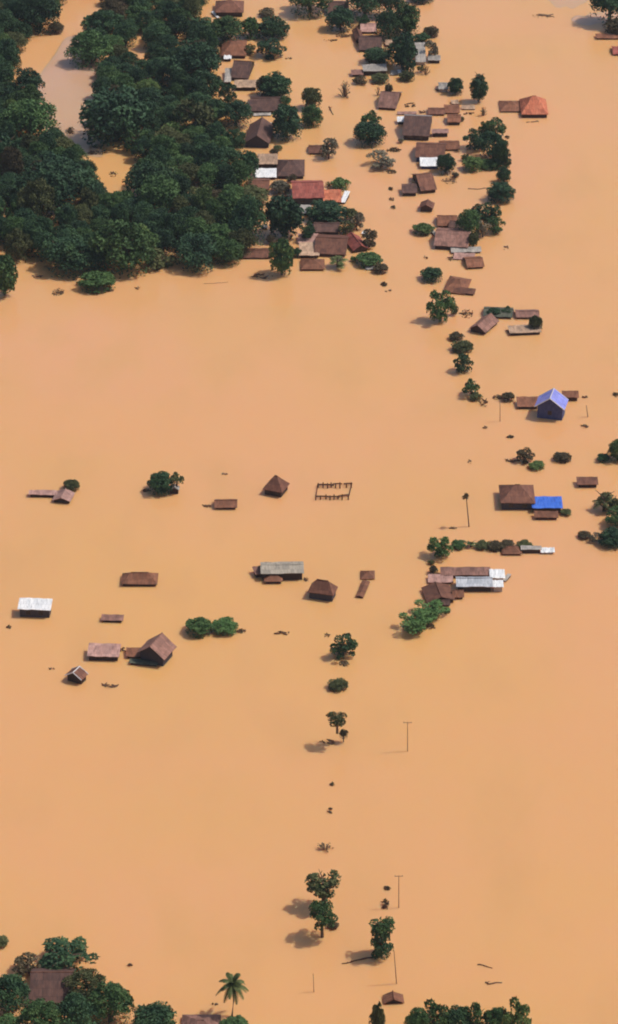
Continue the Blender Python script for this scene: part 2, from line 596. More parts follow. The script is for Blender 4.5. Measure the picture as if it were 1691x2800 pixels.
def house(bb, label, kind='gable', ridge='x', hw=1.2, rise=1.6, yaw=0.0, roof='brown', wall='wood', group=None,
          name='house', cat=None, over=0.5, win=0, tilt=(0, 0), cap=None, gable_trim=None, maxd=26, base=None):
    x0, y0, x1, y1 = bb
    hw, rise = hw * 1.4 + 0.1, rise * 1.35
    tw, th = x1 - x0, y1 - y0
    g = at((x0 + x1) / 2, y1 if base is None else base)
    s = ppm(g)
    w = tw / s
    d = 6.0
    pos = Vector((g.x, g.y + d / 2, 0))
    rz = R(yaw) + (R(90) if ridge == 'y' else 0)
    for _ in range(40):
        L, S = (w, d) if ridge == 'x' else (d, w)
        M = Matrix.Translation(pos) @ Matrix.Rotation(rz, 4, 'Z')
        pp = [proj(M @ Vector(p)) for p in outline(kind, L, S, hw, rise)]
        ax0, ax1 = min(p[0] for p in pp), max(p[0] for p in pp)
        ay0, ay1 = min(p[1] for p in pp), max(p[1] for p in pp)
        w = max(1.2, w * (tw / (ax1 - ax0)) ** 0.7)
        d = min(maxd, max(1.5, d + (th - (ay1 - ay0)) / s / 0.6 * 0.5))
        pos += Vector((((x0 + x1) - (ax0 + ax1)) / 2 / s, -(y1 - ay1) / s / 0.55 * 0.7, 0))
        pos.z = 0
    L, S = (w, d) if ridge == 'x' else (d, w)
    root = thing(name, pos, label, cat or name.replace('_', ' '), group)
    root.rotation_euler = (R(tilt[0]), R(tilt[1]), rz)
    t = 0.12
    rm = MB()
    wm = MB()
    Li, Si = L / 2 - min(over, L * 0.12), S / 2 - min(over, S * 0.12)
    zb = -2.5
    if kind == 'gable':
        prof = [(-S / 2, hw), (-S / 4, hw + rise * 0.49), (0, hw + rise), (S / 4, hw + rise * 0.49), (S / 2, hw)]
        roof_grid(rm, prof, L, t)
        ze = hw + rise * (1 - Si / (S / 2)) - t - 0.06
        zr = hw + rise - t - 0.06
        pr = [(-Si, zb), (Si, zb), (Si, ze), (0, zr), (-Si, ze)]
        wm.add([(-Li, y, z) for y, z in pr] + [(Li, y, z) for y, z in pr],
               [(4, 3, 2, 1, 0), (5, 6, 7, 8, 9)] + [(i, (i + 1) % 5, (i + 1) % 5 + 5, i + 5) for i in range(5)])
    elif kind == 'hip':
        rl = max(L - S * 0.9, L * 0.14) / 2
        n = 4
        loops = []
        for k in range(n + 1):
            f = k / n
            hx, hy, z = L / 2 + (rl - L / 2) * f, S / 2 * (1 - f), hw + rise * f
            j = rngH.uniform
            loops.append([(-hx + j(-.12, .12), -hy, z + j(-.10, .10)), (0, -hy, z + j(-.10, .10)), (hx + j(-.12, .12), -hy, z + j(-.10, .10)),
                          (hx, hy, z), (0, hy, z), (-hx, hy, z)])
        vs_ = [p for lp in loops for p in lp]
        fs = []
        for k in range(n):
            for q in range(6):
                q2 = (q + 1) % 6
                fs.append((k * 6 + q, k * 6 + q2, (k + 1) * 6 + q2, (k + 1) * 6 + q))
        nb = len(vs_)
        vs_ += [(p[0], p[1], p[2] - t) for p in loops[0]]
        for q in range(6):
            q2 = (q + 1) % 6
            fs.append((nb + q, nb + q2, q2, q))
        fs.append(tuple(nb + q for q in range(5, -1, -1)))
        rm.add(vs_, fs)
        wm.box(-Li, Li, -Si, Si, zb, hw - t - 0.02)
    else:
        roof_grid(rm, [(-S / 2, hw), (-S / 6, hw + rise / 3), (S / 6, hw + rise * 2 / 3), (S / 2, hw + rise)], L, t)
        z1 = hw + rise * (0.5 - Si / S) - t - 0.06
        z2 = hw + rise * (0.5 + Si / S) - t - 0.06
        pr = [(-Si, zb), (Si, zb), (Si, z2), (-Si, z1)]
        wm.add([(-Li, y, z) for y, z in pr] + [(Li, y, z) for y, z in pr],
               [(3, 2, 1, 0), (4, 5, 6, 7)] + [(i, (i + 1) % 4, (i + 1) % 4 + 4, i + 4) for i in range(4)])
    ro = link('roof', rm.mesh('roof', MAT[roof]), root)
    link('wall', wm.mesh('wall', MAT[wall]), root)
    if kind in ('gable', 'hip'):
        rl = L / 2 if kind == 'gable' else max(L - S * 0.9, L * 0.14) / 2
        cm = MB()
        cm.tube([(-rl - 0.02, 0, hw + rise + 0.02), (0, 0, hw + rise + 0.0), (rl + 0.02, 0, hw + rise + 0.02)], [0.14] * 3, 6)
        link('ridge_cap', cm.mesh('ridge_cap', MAT[cap or roof]), ro)
    if gable_trim and kind == 'gable':
        for sx in (-1, 1):
            for sy in (-1, 1):
                gm = MB()
                gm.tube([(sx * (L / 2 + 0.04), sy * S / 2, hw - 0.02), (sx * (L / 2 + 0.04), 0, hw + rise - 0.02)], [0.17, 0.17], 4)
                link('gable_trim', gm.mesh('gable_trim', MAT[gable_trim]), root)
    if win:
        # openings on the wall that looks at the camera
        for i in range(win):
            wi, fr = MB(), MB()
            f = (i + 0.5) / win - 0.5
            zc_, hh, ww = max(hw * 0.52, 0.5), min(0.55, hw * 0.3), 0.5
            if ridge == 'x':
                x = f * Li * 1.7
                wi.box(x - ww, x + ww, -Si - 0.03, -Si - 0.004, zc_ - hh, zc_ + hh)
                frame_ring(fr, lambda p, q, r_: (x + p, r_, zc_ + q), ww, hh, -Si - 0.09, -Si - 0.034)
            else:
                y = f * Si * 1.7
                X = -Li if math.sin(rz) > 0 else Li
                sg = -1 if X < 0 else 1
                a_, b_ = sorted((X + sg * 0.004, X + sg * 0.03))
                wi.box(a_, b_, y - ww, y + ww, zc_ - hh, zc_ + hh)
                a_, b_ = sorted((X + sg * 0.034, X + sg * 0.09))
                frame_ring(fr, lambda p, q, r_: (r_, y + p, zc_ + q), ww, hh, a_, b_)
            wo = link('window', wi.mesh('window', MAT['glass']), root)
            link('window_frame', fr.mesh('window_frame', MAT['wood']), wo)
    return root

# ------------------------------------------------------------------ small things
def log(pts, label, r=0.16, mat='wetlog', name='floating_log', cat='log', z=0.05, group=None):
    ps = [at(*p) for p in pts]
    o0 = sum(ps, Vector()) / len(ps)
    mb = MB()
    fine = []
    for a, b in zip(ps, ps[1:]):
        fine += [a.lerp(b, k / 3) for k in range(3)]
    fine.append(ps[-1])
    rr = random.Random(int(pts[0][0] * 7 + pts[0][1]))
    n = len(fine)
    P = [p - o0 + Vector((rr.uniform(-.1, .1), rr.uniform(-.15, .15), z + rr.uniform(-.04, .06))) for p in fine]
    mb.tube(P, [r * (1 - 0.45 * i / (n - 1)) * rr.uniform(0.8, 1.15) for i in range(n)], 6)
    for _ in range(2):
        k = rr.randrange(n - 1)
        e = P[k] + Vector((rr.uniform(-.9, .9), rr.uniform(-.9, .9), rr.uniform(0.1, .5)))
        mb.tube([P[k], e], [r * 0.5, r * 0.15], 5)
    o = link(name, mb.mesh(name, MAT[mat]))
    o.location = o0
    return tag(o, label, cat, group)

def debris(bb, label, mat='wetlog', leaf='brownish', n=7, leaves=40, name='driftwood', cat='driftwood', group=None, hz=0.5):
    x0, y0, x1, y1 = bb
    c = at((x0 + x1) / 2, (y0 + y1) / 2)
    s = ppm(c)
    hx, hy = (x1 - x0) / 2 / s, (y1 - y0) / 2 / s / math.sin(depress(c))
    rr = random.Random(int(x0 * 13 + y0 * 7))
    root = thing(name, c, label, cat, group)
    mb, lf = MB(), MB()
    for _ in range(n):
        q = rr.uniform(-1, 1)
        a = Vector((q * hx * 0.7, rr.uniform(-1, 1) * hy * 0.6 * (1 - abs(q) * .6), 0.03))
        d = Vector((rr.uniform(-1, 1), rr.uniform(-0.4, 0.4), 0)) * hx * 0.45
        mb.tube([a - d, a + Vector((0, 0, rr.uniform(0, .3) * hz)), a + d + Vector((0, 0, rr.uniform(0, 1) * hz))],
                [0.2, 0.24, 0.09], 6)
    for _ in range(int(leaves * 2.2)):
        a, q = rr.uniform(0, math.tau), rr.random() ** 0.7
        p = Vector((math.cos(a) * q * hx * .9, math.sin(a) * q * hy * .8, rr.uniform(0.02, 1) * hz * 1.4 * (1 - q * 0.8)))
        lf.leaf(p, (unit(rr) + Vector((0, 0, .6))).normalized(), 0.34 * rr.uniform(.7, 1.3), rr)
    link('branches', mb.mesh('branches', MAT[mat]), root)
    if leaves:
        link('leaves', lf.mesh('leaves', MAT[leaf]), root)
    return root

def pole(x, yb, yt, label, arm=1.1, xt=None, r=0.115, name='utility_pole', cat='pole', mat='polewood', group='utility poles standing in the flood'):
    g = at(x, yb)
    top = at_y(xt if xt else x, yt, g.y)
    root = thing(name, g, label, cat, group)
    mb = MB()
    tp = top - g
    mb.tube([(0, 0, -2.5), (0, 0, 0), tp * 0.5, tp], [r * 1.25, r * 1.15, r, r * 0.8], 7)
    link('pole', mb.mesh('pole', MAT[mat]), root)
    if arm:
        am = MB()
        z = tp.z - 0.4
        am.box(tp.x - arm, tp.x + arm, r * 0.9, r * 0.9 + 0.14, z, z + 0.16)
        a = link('crossarm', am.mesh('crossarm', MAT[mat]), root)
        for k in (-0.85, 0, 0.85):
            im = MB()
            im.tube([(tp.x + k * arm, r + 0.06, z + 0.163), (tp.x + k * arm, r + 0.06, z + 0.36)], [0.05, 0.07], 6)
            link('insulator', im.mesh('insulator', MAT['darkwood']), a)
    return root

# ================================================================== THE PLACE
# ---- the flooded wood, upper left
WOOD = [(-60, -90), (560, -90), (540, 60), (560, 130), (575, 200), (590, 270), (600, 330), (610, 400), (640, 450), (620, 500),
        (660, 560), (690, 620), (660, 690), (590, 695), (470, 690), (385, 712), (250, 715), (140, 712), (110, 690), (60, 690), (25, 640), (-60, 690)]
GAPS = [[(215, 0), (270, 2), (272, 26), (240, 42), (246, 60), (222, 76), (222, 92), (192, 112), (222, 165), (240, 220), (244, 280), (232, 335),
         (228, 385), (246, 402), (212, 398), (170, 348), (148, 332), (118, 300), (132, 252), (118, 212), (78, 205), (74, 150), (92, 94),
         (145, 94), (150, 76), (165, 64), (158, 40), (165, 22), (212, 20)],
        [(260, 436), (292, 414), (340, 414), (372, 434), (348, 450), (338, 474), (326, 498), (292, 506), (270, 478)],
        [(380, 85), (395, 110), (392, 145), (378, 125)]]

def inside(p, poly):
    x, y = p
    c = False
    for i in range(len(poly)):
        (xa, ya), (xb, yb) = poly[i], poly[i - 1]
        if (ya > y) != (yb > y) and x < (xb - xa) * (y - ya) / (yb - ya) + xa:
            c = not c
    return c

SPECIAL = [  # big or odd trees of the wood first: bbox, label, shape, material
    ((222, 235, 405, 412), 'huge dark rounded tree on the right bank of the forest pond', 'round', 'teal'),
    ((0, 400, 62, 530), 'brownish thinning tree at the left picture edge, below the pond', 'wood', 'brownish'),
    ((62, 430, 252, 590), 'broad dark tree just left of the small orange water gap', 'wood', 'teal'),
    ((345, 440, 470, 560), 'dark rounded tree just right of the small orange water gap', 'wood', 'dark'),
    ((120, 640, 270, 758), 'wide dark tree at the wood front edge behind the floating bush', 'wood', 'dark'),
    ((265, 600, 415, 760), 'tall dark tree with green right side on the wood front edge', 'wood', 'mid'),
    ((400, 675, 485, 738), 'low pale yellowish bush tree between dark trees on the wood front edge', 'sparse', 'olive'),
    ((475, 640, 605, 742), 'dark tree at the right end of the wood front edge', 'wood', 'teal'),
    ((50, 490, 150, 640), 'olive bushy tree with yellow green clumps near the left picture edge', 'wood', 'olive'),
    ((480, 255, 600, 380), 'tangled olive tree with pale bare limbs in the middle of the wood', 'sparse', 'olive'),
    ((48, -20, 160, 98), 'dark tree crowding the left side of the pond top end', 'wood', 'teal'),
    ((232, 28, 330, 118), 'dark tree crowding the right side of the pond top end', 'wood', 'dark'),
    ((192, 88, 300, 190), 'tree leaning over the right bank of the pond below its top end', 'wood', 'mid'),
    ((130, 58, 176, 94), 'small brownish bush at the pinch of the pond top end', 'wood', 'brownish'),
    ((30, 190, 124, 290), 'dark tree jutting into the pond from the left bank', 'wood', 'teal'),
    ((20, 270, 150, 400), 'green topped tree on the left bank of the forest pond', 'wood', 'mid'),
    ((455, 120, 600, 260), 'very dark broad tree behind the brown roofs on the wood right side', 'wood', 'teal'),
    ((380, 480, 500, 600), 'green tree with bright crown top below the small orange gap', 'wood', 'mid'),
]
placed = []
for bb, lab, sh, mt in SPECIAL:
    t = tree(bb, lab, sh, mt, sink=0.75, group=G_WOOD, name='forest_tree', cat='tree')
    placed.append((t.location.x, t.location.y, t.scale.x))

rw = random.Random(77)
cands = 0
zones = {}
while cands < 9000:
    cands += 1
    px, py = rw.uniform(-60, 720), rw.uniform(-90, 720)
    if not inside((px, py), WOOD):
        continue
    r = rw.uniform(3.6, 5.8)
    h = rw.uniform(3.0, 6.2)
    zc = h * 0.8
    c = at(px, py, zc)
    if any((c.x - q[0]) ** 2 + (c.y - q[1]) ** 2 < ((r + q[2]) * 0.70) ** 2 for q in placed):
        continue
    s = ppm(c)
    rx, ry = r * s * 0.97, math.hypot(r * math.sin(depress(c)), h * math.cos(depress(c))) * s * 0.93
    ring = [(px + rx * f * math.cos(k * math.tau / 14), py + ry * f * math.sin(k * math.tau / 14)) for k in range(14) for f in (0.5, 1.0)] + [(px, py)]
    if any(inside(q, g) for q in ring for g in GAPS):
        continue
    placed.append((c.x, c.y, r))
    mt = rw.choices(['dark', 'teal', 'mid', 'olive', 'brownish', 'bright'], [30, 24, 26, 12, 3, 5])[0]
    tone = {'dark': 'dark green', 'teal': 'blackish green', 'mid': 'mid green', 'olive': 'olive', 'brownish': 'brownish', 'bright': 'bright green'}[mt]
    size = 'large' if r > 5.1 else ('middling' if r > 4.3 else 'small')
    if py < 60: zone = 'at the top edge of the wood'
    elif px < 130 and py < 350: zone = 'on the left bank of the pond'
    elif px < 380 and py < 240: zone = 'on the right bank of the pond'
    elif py > 610 and px < 330: zone = 'on the wood front edge, left half'
    elif py > 610: zone = 'on the wood front edge, right half'
    elif px > 500 and py > 380: zone = 'beside the red roofed village end'
    elif px > 470: zone = 'beside the brown roofs by the wood'
    elif py > 500 and px < 300: zone = 'below the small orange water gap'
    elif py > 440: zone = 'right of the small orange water gap'
    elif px < 260: zone = 'left of the narrow pond end'
    else: zone = 'mid wood, right of the pond'
    o = place_tree((c.x, c.y, 0), r, h, zc, 'tree', rw.choices(['wood', 'round', 'sparse', 'tall'], [80, 6, 8, 6])[0], mt, G_WOOD, 'forest_tree', 'tree')
    zones.setdefault((size, tone, zone), []).append((px, o))
ORD = ['leftmost', 'second', 'third', 'fourth', 'fifth', 'sixth', 'seventh', 'eighth', 'ninth', 'tenth', 'eleventh', 'twelfth']
for (size, tone, zone), lst in zones.items():
    lst.sort(key=lambda q: q[0])
    for i, (_, o) in enumerate(lst):
        if len(lst) == 1: o['label'] = f'only {size} {tone} tree {zone}'
        elif i == 0: o['label'] = f'leftmost {size} {tone} tree {zone}'
        elif i == len(lst) - 1: o['label'] = f'rightmost {size} {tone} tree {zone}'
        else: o['label'] = f'{ORD[min(i, 11)]} from left {size} {tone} tree {zone}'

T, H, D = tree, house, debris
GV = 'village trees standing in the flood'
GB = 'bushes sticking out of the flood'
GH = 'flooded village houses'
GS = 'sheds and huts up to their eaves in water'
GD = 'driftwood and debris on the flood'

# ---- village strip along the wood
T((700, 45, 792, 108), 'rounded dark tree left of the upper water channel, above a smaller one', group=GV)
T((698, 103, 778, 160), 'smaller dark tree directly below the rounded tree by the upper channel', 'ragged', 'teal', group=GV)
T((660, 45, 715, 105), 'light green bush between the top brown roof and the rounded tree', 'bush', 'mid', group=GB)
T((708, 20, 752, 46), 'small brownish bush alone near the top of the channel', 'bush', 'brownish', group=GB)
T((560, 45, 665, 120), 'dark green tree below the topmost brown roof', 'wood', 'mid', group=GV)
T((560, 88, 600, 170), 'dark tree left of the reddish hip roof beside the wood', 'wood', 'dark', group=GV)
H((588, 0, 668, 46), 'brown roofed house at the very top beside the wood', 'hip', hw=1.4, rise=2.0, roof='brown', wall='darkwood', group=GH)
H((606, 110, 676, 160), 'reddish brown hip roofed house second from the top beside the wood', 'hip', hw=0.9, rise=2.0, roof='rust', group=GH)
H((630, 165, 700, 222), 'purple brown gabled house above a tan lean-to', 'gable', 'x', hw=0.8, rise=2.6, yaw=-8, roof='slate', wall='darkwood', cap='rust', group=GH)
H((640, 218, 704, 248), 'low tan tin shed just below the purple brown gabled house', 'shed', hw=1.0, rise=0.4, roof='tan', wall='darkwood', name='shed', group=GS)
H((612, 150, 634, 168), 'tiny pale tin hut left of the reddish hip roof', 'shed', hw=0.8, rise=0.2, roof='white', name='shed', group=GS)
H((614, 186, 634, 232), 'narrow pale tin lean-to at the left wall of the purple brown house', 'shed', hw=0.9, rise=0.4, roof='tin', name='shed', group=GS)
T((712, 198, 798, 272), 'dark tree with a pale leaf tip right of the purple brown house', 'round', 'dark', group=GV)
T((700, 205, 742, 262), 'reddish green bush against the dark tree beside the purple house', 'bush', 'brownish', group=GB)
H((684, 262, 772, 312), 'mauve brown house half hidden behind a round dark tree', 'gable', 'x', hw=0.9, rise=1.6, roof='slate', group=GH)
T((825, 236, 880, 300), 'olive upper tree of a pair at the channel bank', 'round', 'olive', group=GV)
T((824, 286, 882, 347), 'green lower tree of a pair at the channel bank', 'round', 'mid', group=GV)
T((740, 285, 828, 382), 'perfectly round dark tree below the mauve brown house', 'round', 'teal', group=GV)
H((668, 320, 752, 405), 'large dark purple gabled house left of the round dark tree', 'gable', 'y', hw=1.2, rise=2.3, yaw=-6, roof='slate', wall='slatewall', group=GH)
T((600, 275, 690, 350), 'dark broad tree left of the large purple gabled house', 'wood', 'teal', group=GV)
T((655, 408, 708, 482), 'dark narrow tree left of the tan roofed shed', 'tall', 'dark', group=GV)
H((704, 420, 760, 462), 'tan roofed shed with dark open front left of the slate roof', 'shed', hw=1.4, rise=0.8, roof='tan', wall='darkwood', name='shed', group=GS)
H((698, 460, 757, 491), 'shed with a bright white tin roof below the tan shed', 'shed', hw=0.7, rise=0.5, roof='white', wall='wood', name='shed', group=GS)
H((757, 436, 834, 489), 'dark slate roofed house behind the red roofed house', 'hip', hw=0.8, rise=2.0, roof='slate', wall='darkwood', group=GH)
H((678, 488, 738, 522), 'low brown shed left of the red roofed house', 'gable', hw=0.5, rise=0.9, roof='brown', name='shed', group=GS)
T((740, 490, 790, 530), 'greyish bush left of the red roofed house', 'bush', 'grey', group=GB)
T((640, 505, 735, 560), 'olive green bush tree at the wood edge below the brown shed', 'bush', 'olive', group=GB)
H((795, 492, 888, 562), 'long red roofed house with a dark front wall', 'gable', 'x', hw=2.0, rise=1.9, yaw=3, roof='red', wall='slatewall', group=GH, win=2)
T((905, 484, 956, 520), 'bright green leafy bush behind the white tin roof end', 'bush', 'bright', group=GB)
T((884, 488, 918, 512), 'thin yellow green shrub above the orange lean-to', 'dead', 'bright', group=GB)
H((884, 518, 934, 558), 'orange lean-to joined to the red roofed house', 'shed', hw=0.6, rise=0.9, roof='orange', name='shed', group=GS)
H((930, 521, 958, 558), 'small gleaming white tin roof beside the orange lean-to', 'shed', hw=0.5, rise=0.8, yaw=-14, roof='white', name='shed', group=GS)
T((722, 525, 832, 652), 'tall dark tree below the red roofed house', 'tall', 'teal', group=GV)
T((636, 540, 728, 668), 'dark tree left of the tall tree below the red roof', 'wood', 'dark', group=GV)
H((806, 560, 852, 590), 'pale grey tin shed between two dark trees', 'shed', hw=0.8, rise=0.5, roof='tin', wall='darkwood', name='shed', group=GS)
T((838, 545, 948, 612), 'broad dark tree right of the pale grey shed', 'round', 'teal', group=GV)
H((858, 606, 930, 642), 'dark grey roofed house under the broad dark tree', 'gable', hw=0.8, rise=0.9, roof='slate', wall='darkwood', group=GH)
T((940, 564, 978, 606), 'olive shrub right of the broad dark tree', 'bush', 'olive', group=GB)
T((955, 575, 996, 632), 'greyish thin tree at the channel right of the olive shrub', 'sparse', 'grey', group=GV)
T((985, 625, 1036, 680), 'brownish green tree right of the red side roof', 'ragged', 'brownish', group=GV)
H((858, 640, 958, 704), 'slate brown house between the tan shed and the red roof', 'gable', 'x', hw=0.8, rise=1.8, yaw=-6, roof='brown', group=GH)
H((938, 634, 1010, 692), 'bright red hip roofed house at the village corner', 'gable', 'y', hw=0.7, rise=1.3, yaw=18, roof='red', group=GH)
H((815, 638, 872, 668), 'pink tan tin shed behind the small tan shed', 'shed', hw=0.5, rise=0.5, roof='pink', name='shed', group=GS)
H((818, 662, 874, 706), 'small tan roofed shed left of the slate brown house', 'shed', hw=0.8, rise=0.5, roof='tan', wall='darkwood', name='shed', group=GS)
H((822, 708, 888, 740), 'rounded brown hip roof awash at the front of the village corner', 'hip', hw=0.4, rise=1.3, roof='rust', name='hut', group=GS)
T((886, 682, 962, 738), 'shaggy palm clump in front of the slate brown house', 'palm', 'palm', group=GB)
T((972, 688, 1044, 728), 'green bush in front of the bright red roof', 'bush', 'mid', group=GB)
T((1022, 718, 1062, 748), 'small brown bush at the tip of the village corner', 'bush', 'brownish', group=GB)
T((735, 640, 806, 758), 'tall dark green tree at the front corner of the wood', 'tall', 'mid', group=GV)
H((664, 678, 742, 708), 'low brown shed under the trees at the wood front corner', 'gable', hw=0.4, rise=0.8, roof='brown', name='shed', group=GS)
T((634, 676, 676, 706), 'small brownish bush left of the low brown shed', 'bush', 'brownish', group=GB)
D((684, 744, 752, 766), 'brown drift branches in front of the wood corner', group=GD, leaves=10)
D((1040, 770, 1060, 786), 'dark floating clump below the village corner', group=GD)
D((1048, 788, 1072, 802), 'pale floating sticks below the dark clump', leaves=0, mat='deadwood', n=4, group=GD)

# ---- front of the wood
T((-30, 690, 50, 814), 'green tree cut by the left picture edge in front of the wood', 'tall', 'mid', group=GV)
T((217, 742, 316, 792), 'wide green bush floating free in front of the wood', 'bush', 'fresh', group=GB)
D((238, 790, 282, 812), 'dark sunken branches under the free wide green bush', leaves=30, group=GD)
D((280, 790, 314, 800), 'drift branch right of the wide green bush', leaves=5, group=GD)
D((140, 786, 178, 814), 'dark brown drift clump left of the wide green bush', leaves=40, group=GD)
D((368, 784, 390, 794), 'small drift stick right of the wide green bush', n=3, leaves=3, group=GD)
log([(560, 776), (595, 774), (625, 772)], 'long thin drift pole in front of the wood', r=0.08, mat='deadwood', group=GD)
D((75, 752, 120, 762), 'dark drift stick at the foot of the wood front edge', leaves=0, n=4, group=GD)

D((236, 410, 294, 426), 'dark brown drift timbers at the top of the small orange water gap', leaves=20, group=GD)
D((294, 466, 324, 488), 'dark drift logs in the middle of the small orange water gap', leaves=10, group=GD)
D((178, 346, 206, 372), 'brown drift clump on the left bank of the forest pond', leaves=50, group=GD, hz=1.0)
T((250, 486, 290, 512), 'pale dead shrub at the lower left of the small orange water gap', 'dead', 'grey', group=GB)

# ---- middle of the channel
T((918, 212, 966, 268), 'grey leafless shrub left of the brown gabled house', 'dead', 'grey', group=GB)
log([(901, 292), (906, 304), (911, 314)], 'dark log standing in the middle of the channel', r=0.3, group=GD)
H((844, 396, 884, 422), 'low brown hut roof left of the grey green shrub', 'gable', hw=0.4, rise=0.8, roof='brown', name='hut', group=GS)
T((872, 374, 926, 438), 'pale grey green shrub right of the low brown hut roof', 'sparse', 'grey', group=GB)
T((985, 300, 1042, 348), 'light green upper crown behind the dark round channel tree', 'sparse', 'mid', group=GV)
T((968, 328, 1055, 398), 'dark round tree alone in the channel', 'round', 'teal', group=GV)
T((1004, 410, 1082, 462), 'pale dead looking shrub mound below the dark round channel tree', 'sparse', 'grey', group=GB)
D((1055, 402, 1098, 420), 'brown drift mat right above the pale shrub mound', leaves=60, group=GD)
D((1056, 464, 1086, 478), 'dark brown drift heap below the pale shrub mound', leaves=50, group=GD)
D((1061, 511, 1076, 523), 'uppermost of three small floating clumps in the channel', n=3, leaves=25, group=GD)
D((1063, 540, 1079, 551), 'middle of three small floating clumps in the channel', n=3, leaves=20, group=GD)
D((1068, 561, 1084, 574), 'lowest of three small floating clumps in the channel', n=3, leaves=20, group=GD)
D((880, 106, 925, 116), 'thin drift branches in the upper channel', n=5, leaves=6, group=GD)
D((778, 156, 800, 164), 'small drift stick left of the upper channel middle', n=3, leaves=4, group=GD)

# ---- top centre clump
T((792, -45, 905, 42), 'dark tree cut by the top picture edge left of the channel clump', 'wood', 'mid', group=GV)
H((896, 2, 955, 44), 'dull purple roof among trees at the top centre', 'gable', hw=1.0, rise=1.5, roof='slate', group=GH)
T((893, 18, 968, 86), 'dark tree in front of the dull purple roof at top centre', 'round', 'teal', group=GV)
T((950, -40, 1050, 50), 'dark tree right of the dull purple roof at the top edge', 'wood', 'dark', group=GV)
T((1040, -30, 1100, 50), 'dark green tree at the top edge above the long grey tin roof', 'wood', 'teal', group=GV)
T((1075, 8, 1150, 98), 'large tree with a bright green right side at top centre', 'round', 'mid', group=GV)
T((1028, 30, 1100, 112), 'dark dense tree left of the large bright sided tree', 'wood', 'dark', group=GV)
T((1065, 80, 1142, 192), 'tall dark tree above the right end of the long grey tin roof', 'tall', 'teal', group=GV)
T((1120, -30, 1190, 6), 'dark bushes on the top picture edge right of centre', 'bush', 'dark', group=GB)
H((980, 96, 1045, 142), 'mauve roofed house left of the tall dark tree', 'gable', 'x', hw=0.7, rise=1.6, roof='slate', group=GH)
T((995, 128, 1075, 178), 'dark tree just above the long grey tin roof', 'round', 'dark', group=GV)
H((962, 74, 998, 118), 'small brown hut at the left of the top centre clump', 'gable', 'y', hw=0.9, rise=1.0, yaw=8, roof='brown', name='hut', group=GS)
H((985, 62, 1032, 92), 'pinkish brown roof among trees above the small brown hut', 'gable', hw=0.6, rise=1.0, roof='pink', name='hut', group=GS)
H((1054, 108, 1086, 128), 'pale tan roof showing between dark trees at top centre', 'shed', hw=0.6, rise=0.5, roof='tan', name='shed', base=150, group=GS)
D((912, 92, 962, 106), 'brown drift heap left of the small brown hut', leaves=40, group=GD)
H((990, 174, 1060, 207), 'long grey tin roofed shed on dark posts at top centre', 'shed', hw=1.3, rise=0.4, roof='tin', wall='darkwood', name='shed', group=GS, yaw=4)
H((960, 190, 994, 210), 'low brown lean-to at the left end of the long grey tin roof', 'shed', hw=0.7, rise=0.3, roof='mauve', wall='darkwood', name='shed', group=GS)
T((970, 206, 1010, 232), 'brown shrub below the long grey tin shed', 'sparse', 'brownish', group=GB)
T((1016, 204, 1066, 222), 'olive shrub strip below the long grey tin shed', 'bush', 'olive', group=GB)
T((1092, 192, 1136, 222), 'olive bush right of the long grey tin shed', 'bush', 'olive', group=GB)
H((1134, 116, 1166, 178), 'pale tin shed standing upright right of the tall dark tree', 'shed', hw=0.9, rise=0.9, roof='tin', wall='plaster', name='shed', group=GS)
T((1160, 70, 1200, 102), 'dark brown bush at the upper right of the top clump', 'bush', 'brownish', group=GB)
T((1130, 88, 1178, 120), 'dark green bush above the upright pale tin shed', 'bush', 'dark', group=GB)
T((1162, 106, 1200, 160), 'grey green thin tree right of the upright pale tin shed', 'sparse', 'grey', group=GV)
H((1170, 150, 1206, 173), 'low grey hut with a black front right of the upright tin shed', 'shed', hw=0.9, rise=0.3, roof='tin', wall='darkwood', name='hut', group=GS)
T((1152, 168, 1178, 206), 'dead brown stump shrub below the upright pale tin shed', 'dead', 'brownish', group=GB)

# ---- upper right village
H((1198, 225, 1228, 252), 'small pale hut against the left side of a dark round tree', 'gable', hw=0.9, rise=0.8, roof='tin', wall='plaster', name='hut', group=GS)
T((1222, 212, 1270, 258), 'dark round tree right of the small pale hut', 'round', 'dark', group=GV)
T((1286, 182, 1336, 236), 'dark palm-like head on top of the tall narrow tree', 'palm', 'teal', base=278, group=GV)
T((1286, 205, 1334, 282), 'tall narrow dark tree above the leafy right hand group', 'tall', 'dark', group=GV)
H((1032, 248, 1102, 302), 'mauve brown gabled house with a small tree behind it', 'gable', 'x', hw=0.6, rise=2.2, yaw=-10, roof='mauve', wall='wood', group=GH)
T((1052, 228, 1076, 258), 'small brownish tree behind the mauve brown gabled house', 'tall', 'brownish', group=GV, base=272)
T((1024, 230, 1046, 262), 'thin dead shrub left of the mauve brown gabled house', 'dead', 'brownish', group=GB)
D((1098, 280, 1148, 298), 'collapsed timber frame right of the mauve brown gabled house', n=9, leaves=0, mat='wetlog', group=GD, hz=0.8)
H((1100, 312, 1186, 385), 'large dark brown gabled house with pale ridge pieces', 'gable', 'x', hw=1.3, rise=2.8, yaw=-6, roof='slate', wall='darkwood', cap='fascia', group=GH, win=2)
H((1086, 318, 1112, 340), 'white roofed lean-to left of the large dark brown house', 'shed', hw=0.8, rise=0.4, roof='white', wall='darkwood', name='shed', group=GS)
H((1170, 294, 1218, 316), 'low brown roof just above the large dark brown house', 'gable', hw=0.4, rise=0.6, roof='brown', name='shed', group=GS)
H((1214, 286, 1258, 312), 'low rust brown roof with tan back right of the low brown roof', 'shed', hw=0.4, rise=0.8, roof='rust', name='shed', group=GS)
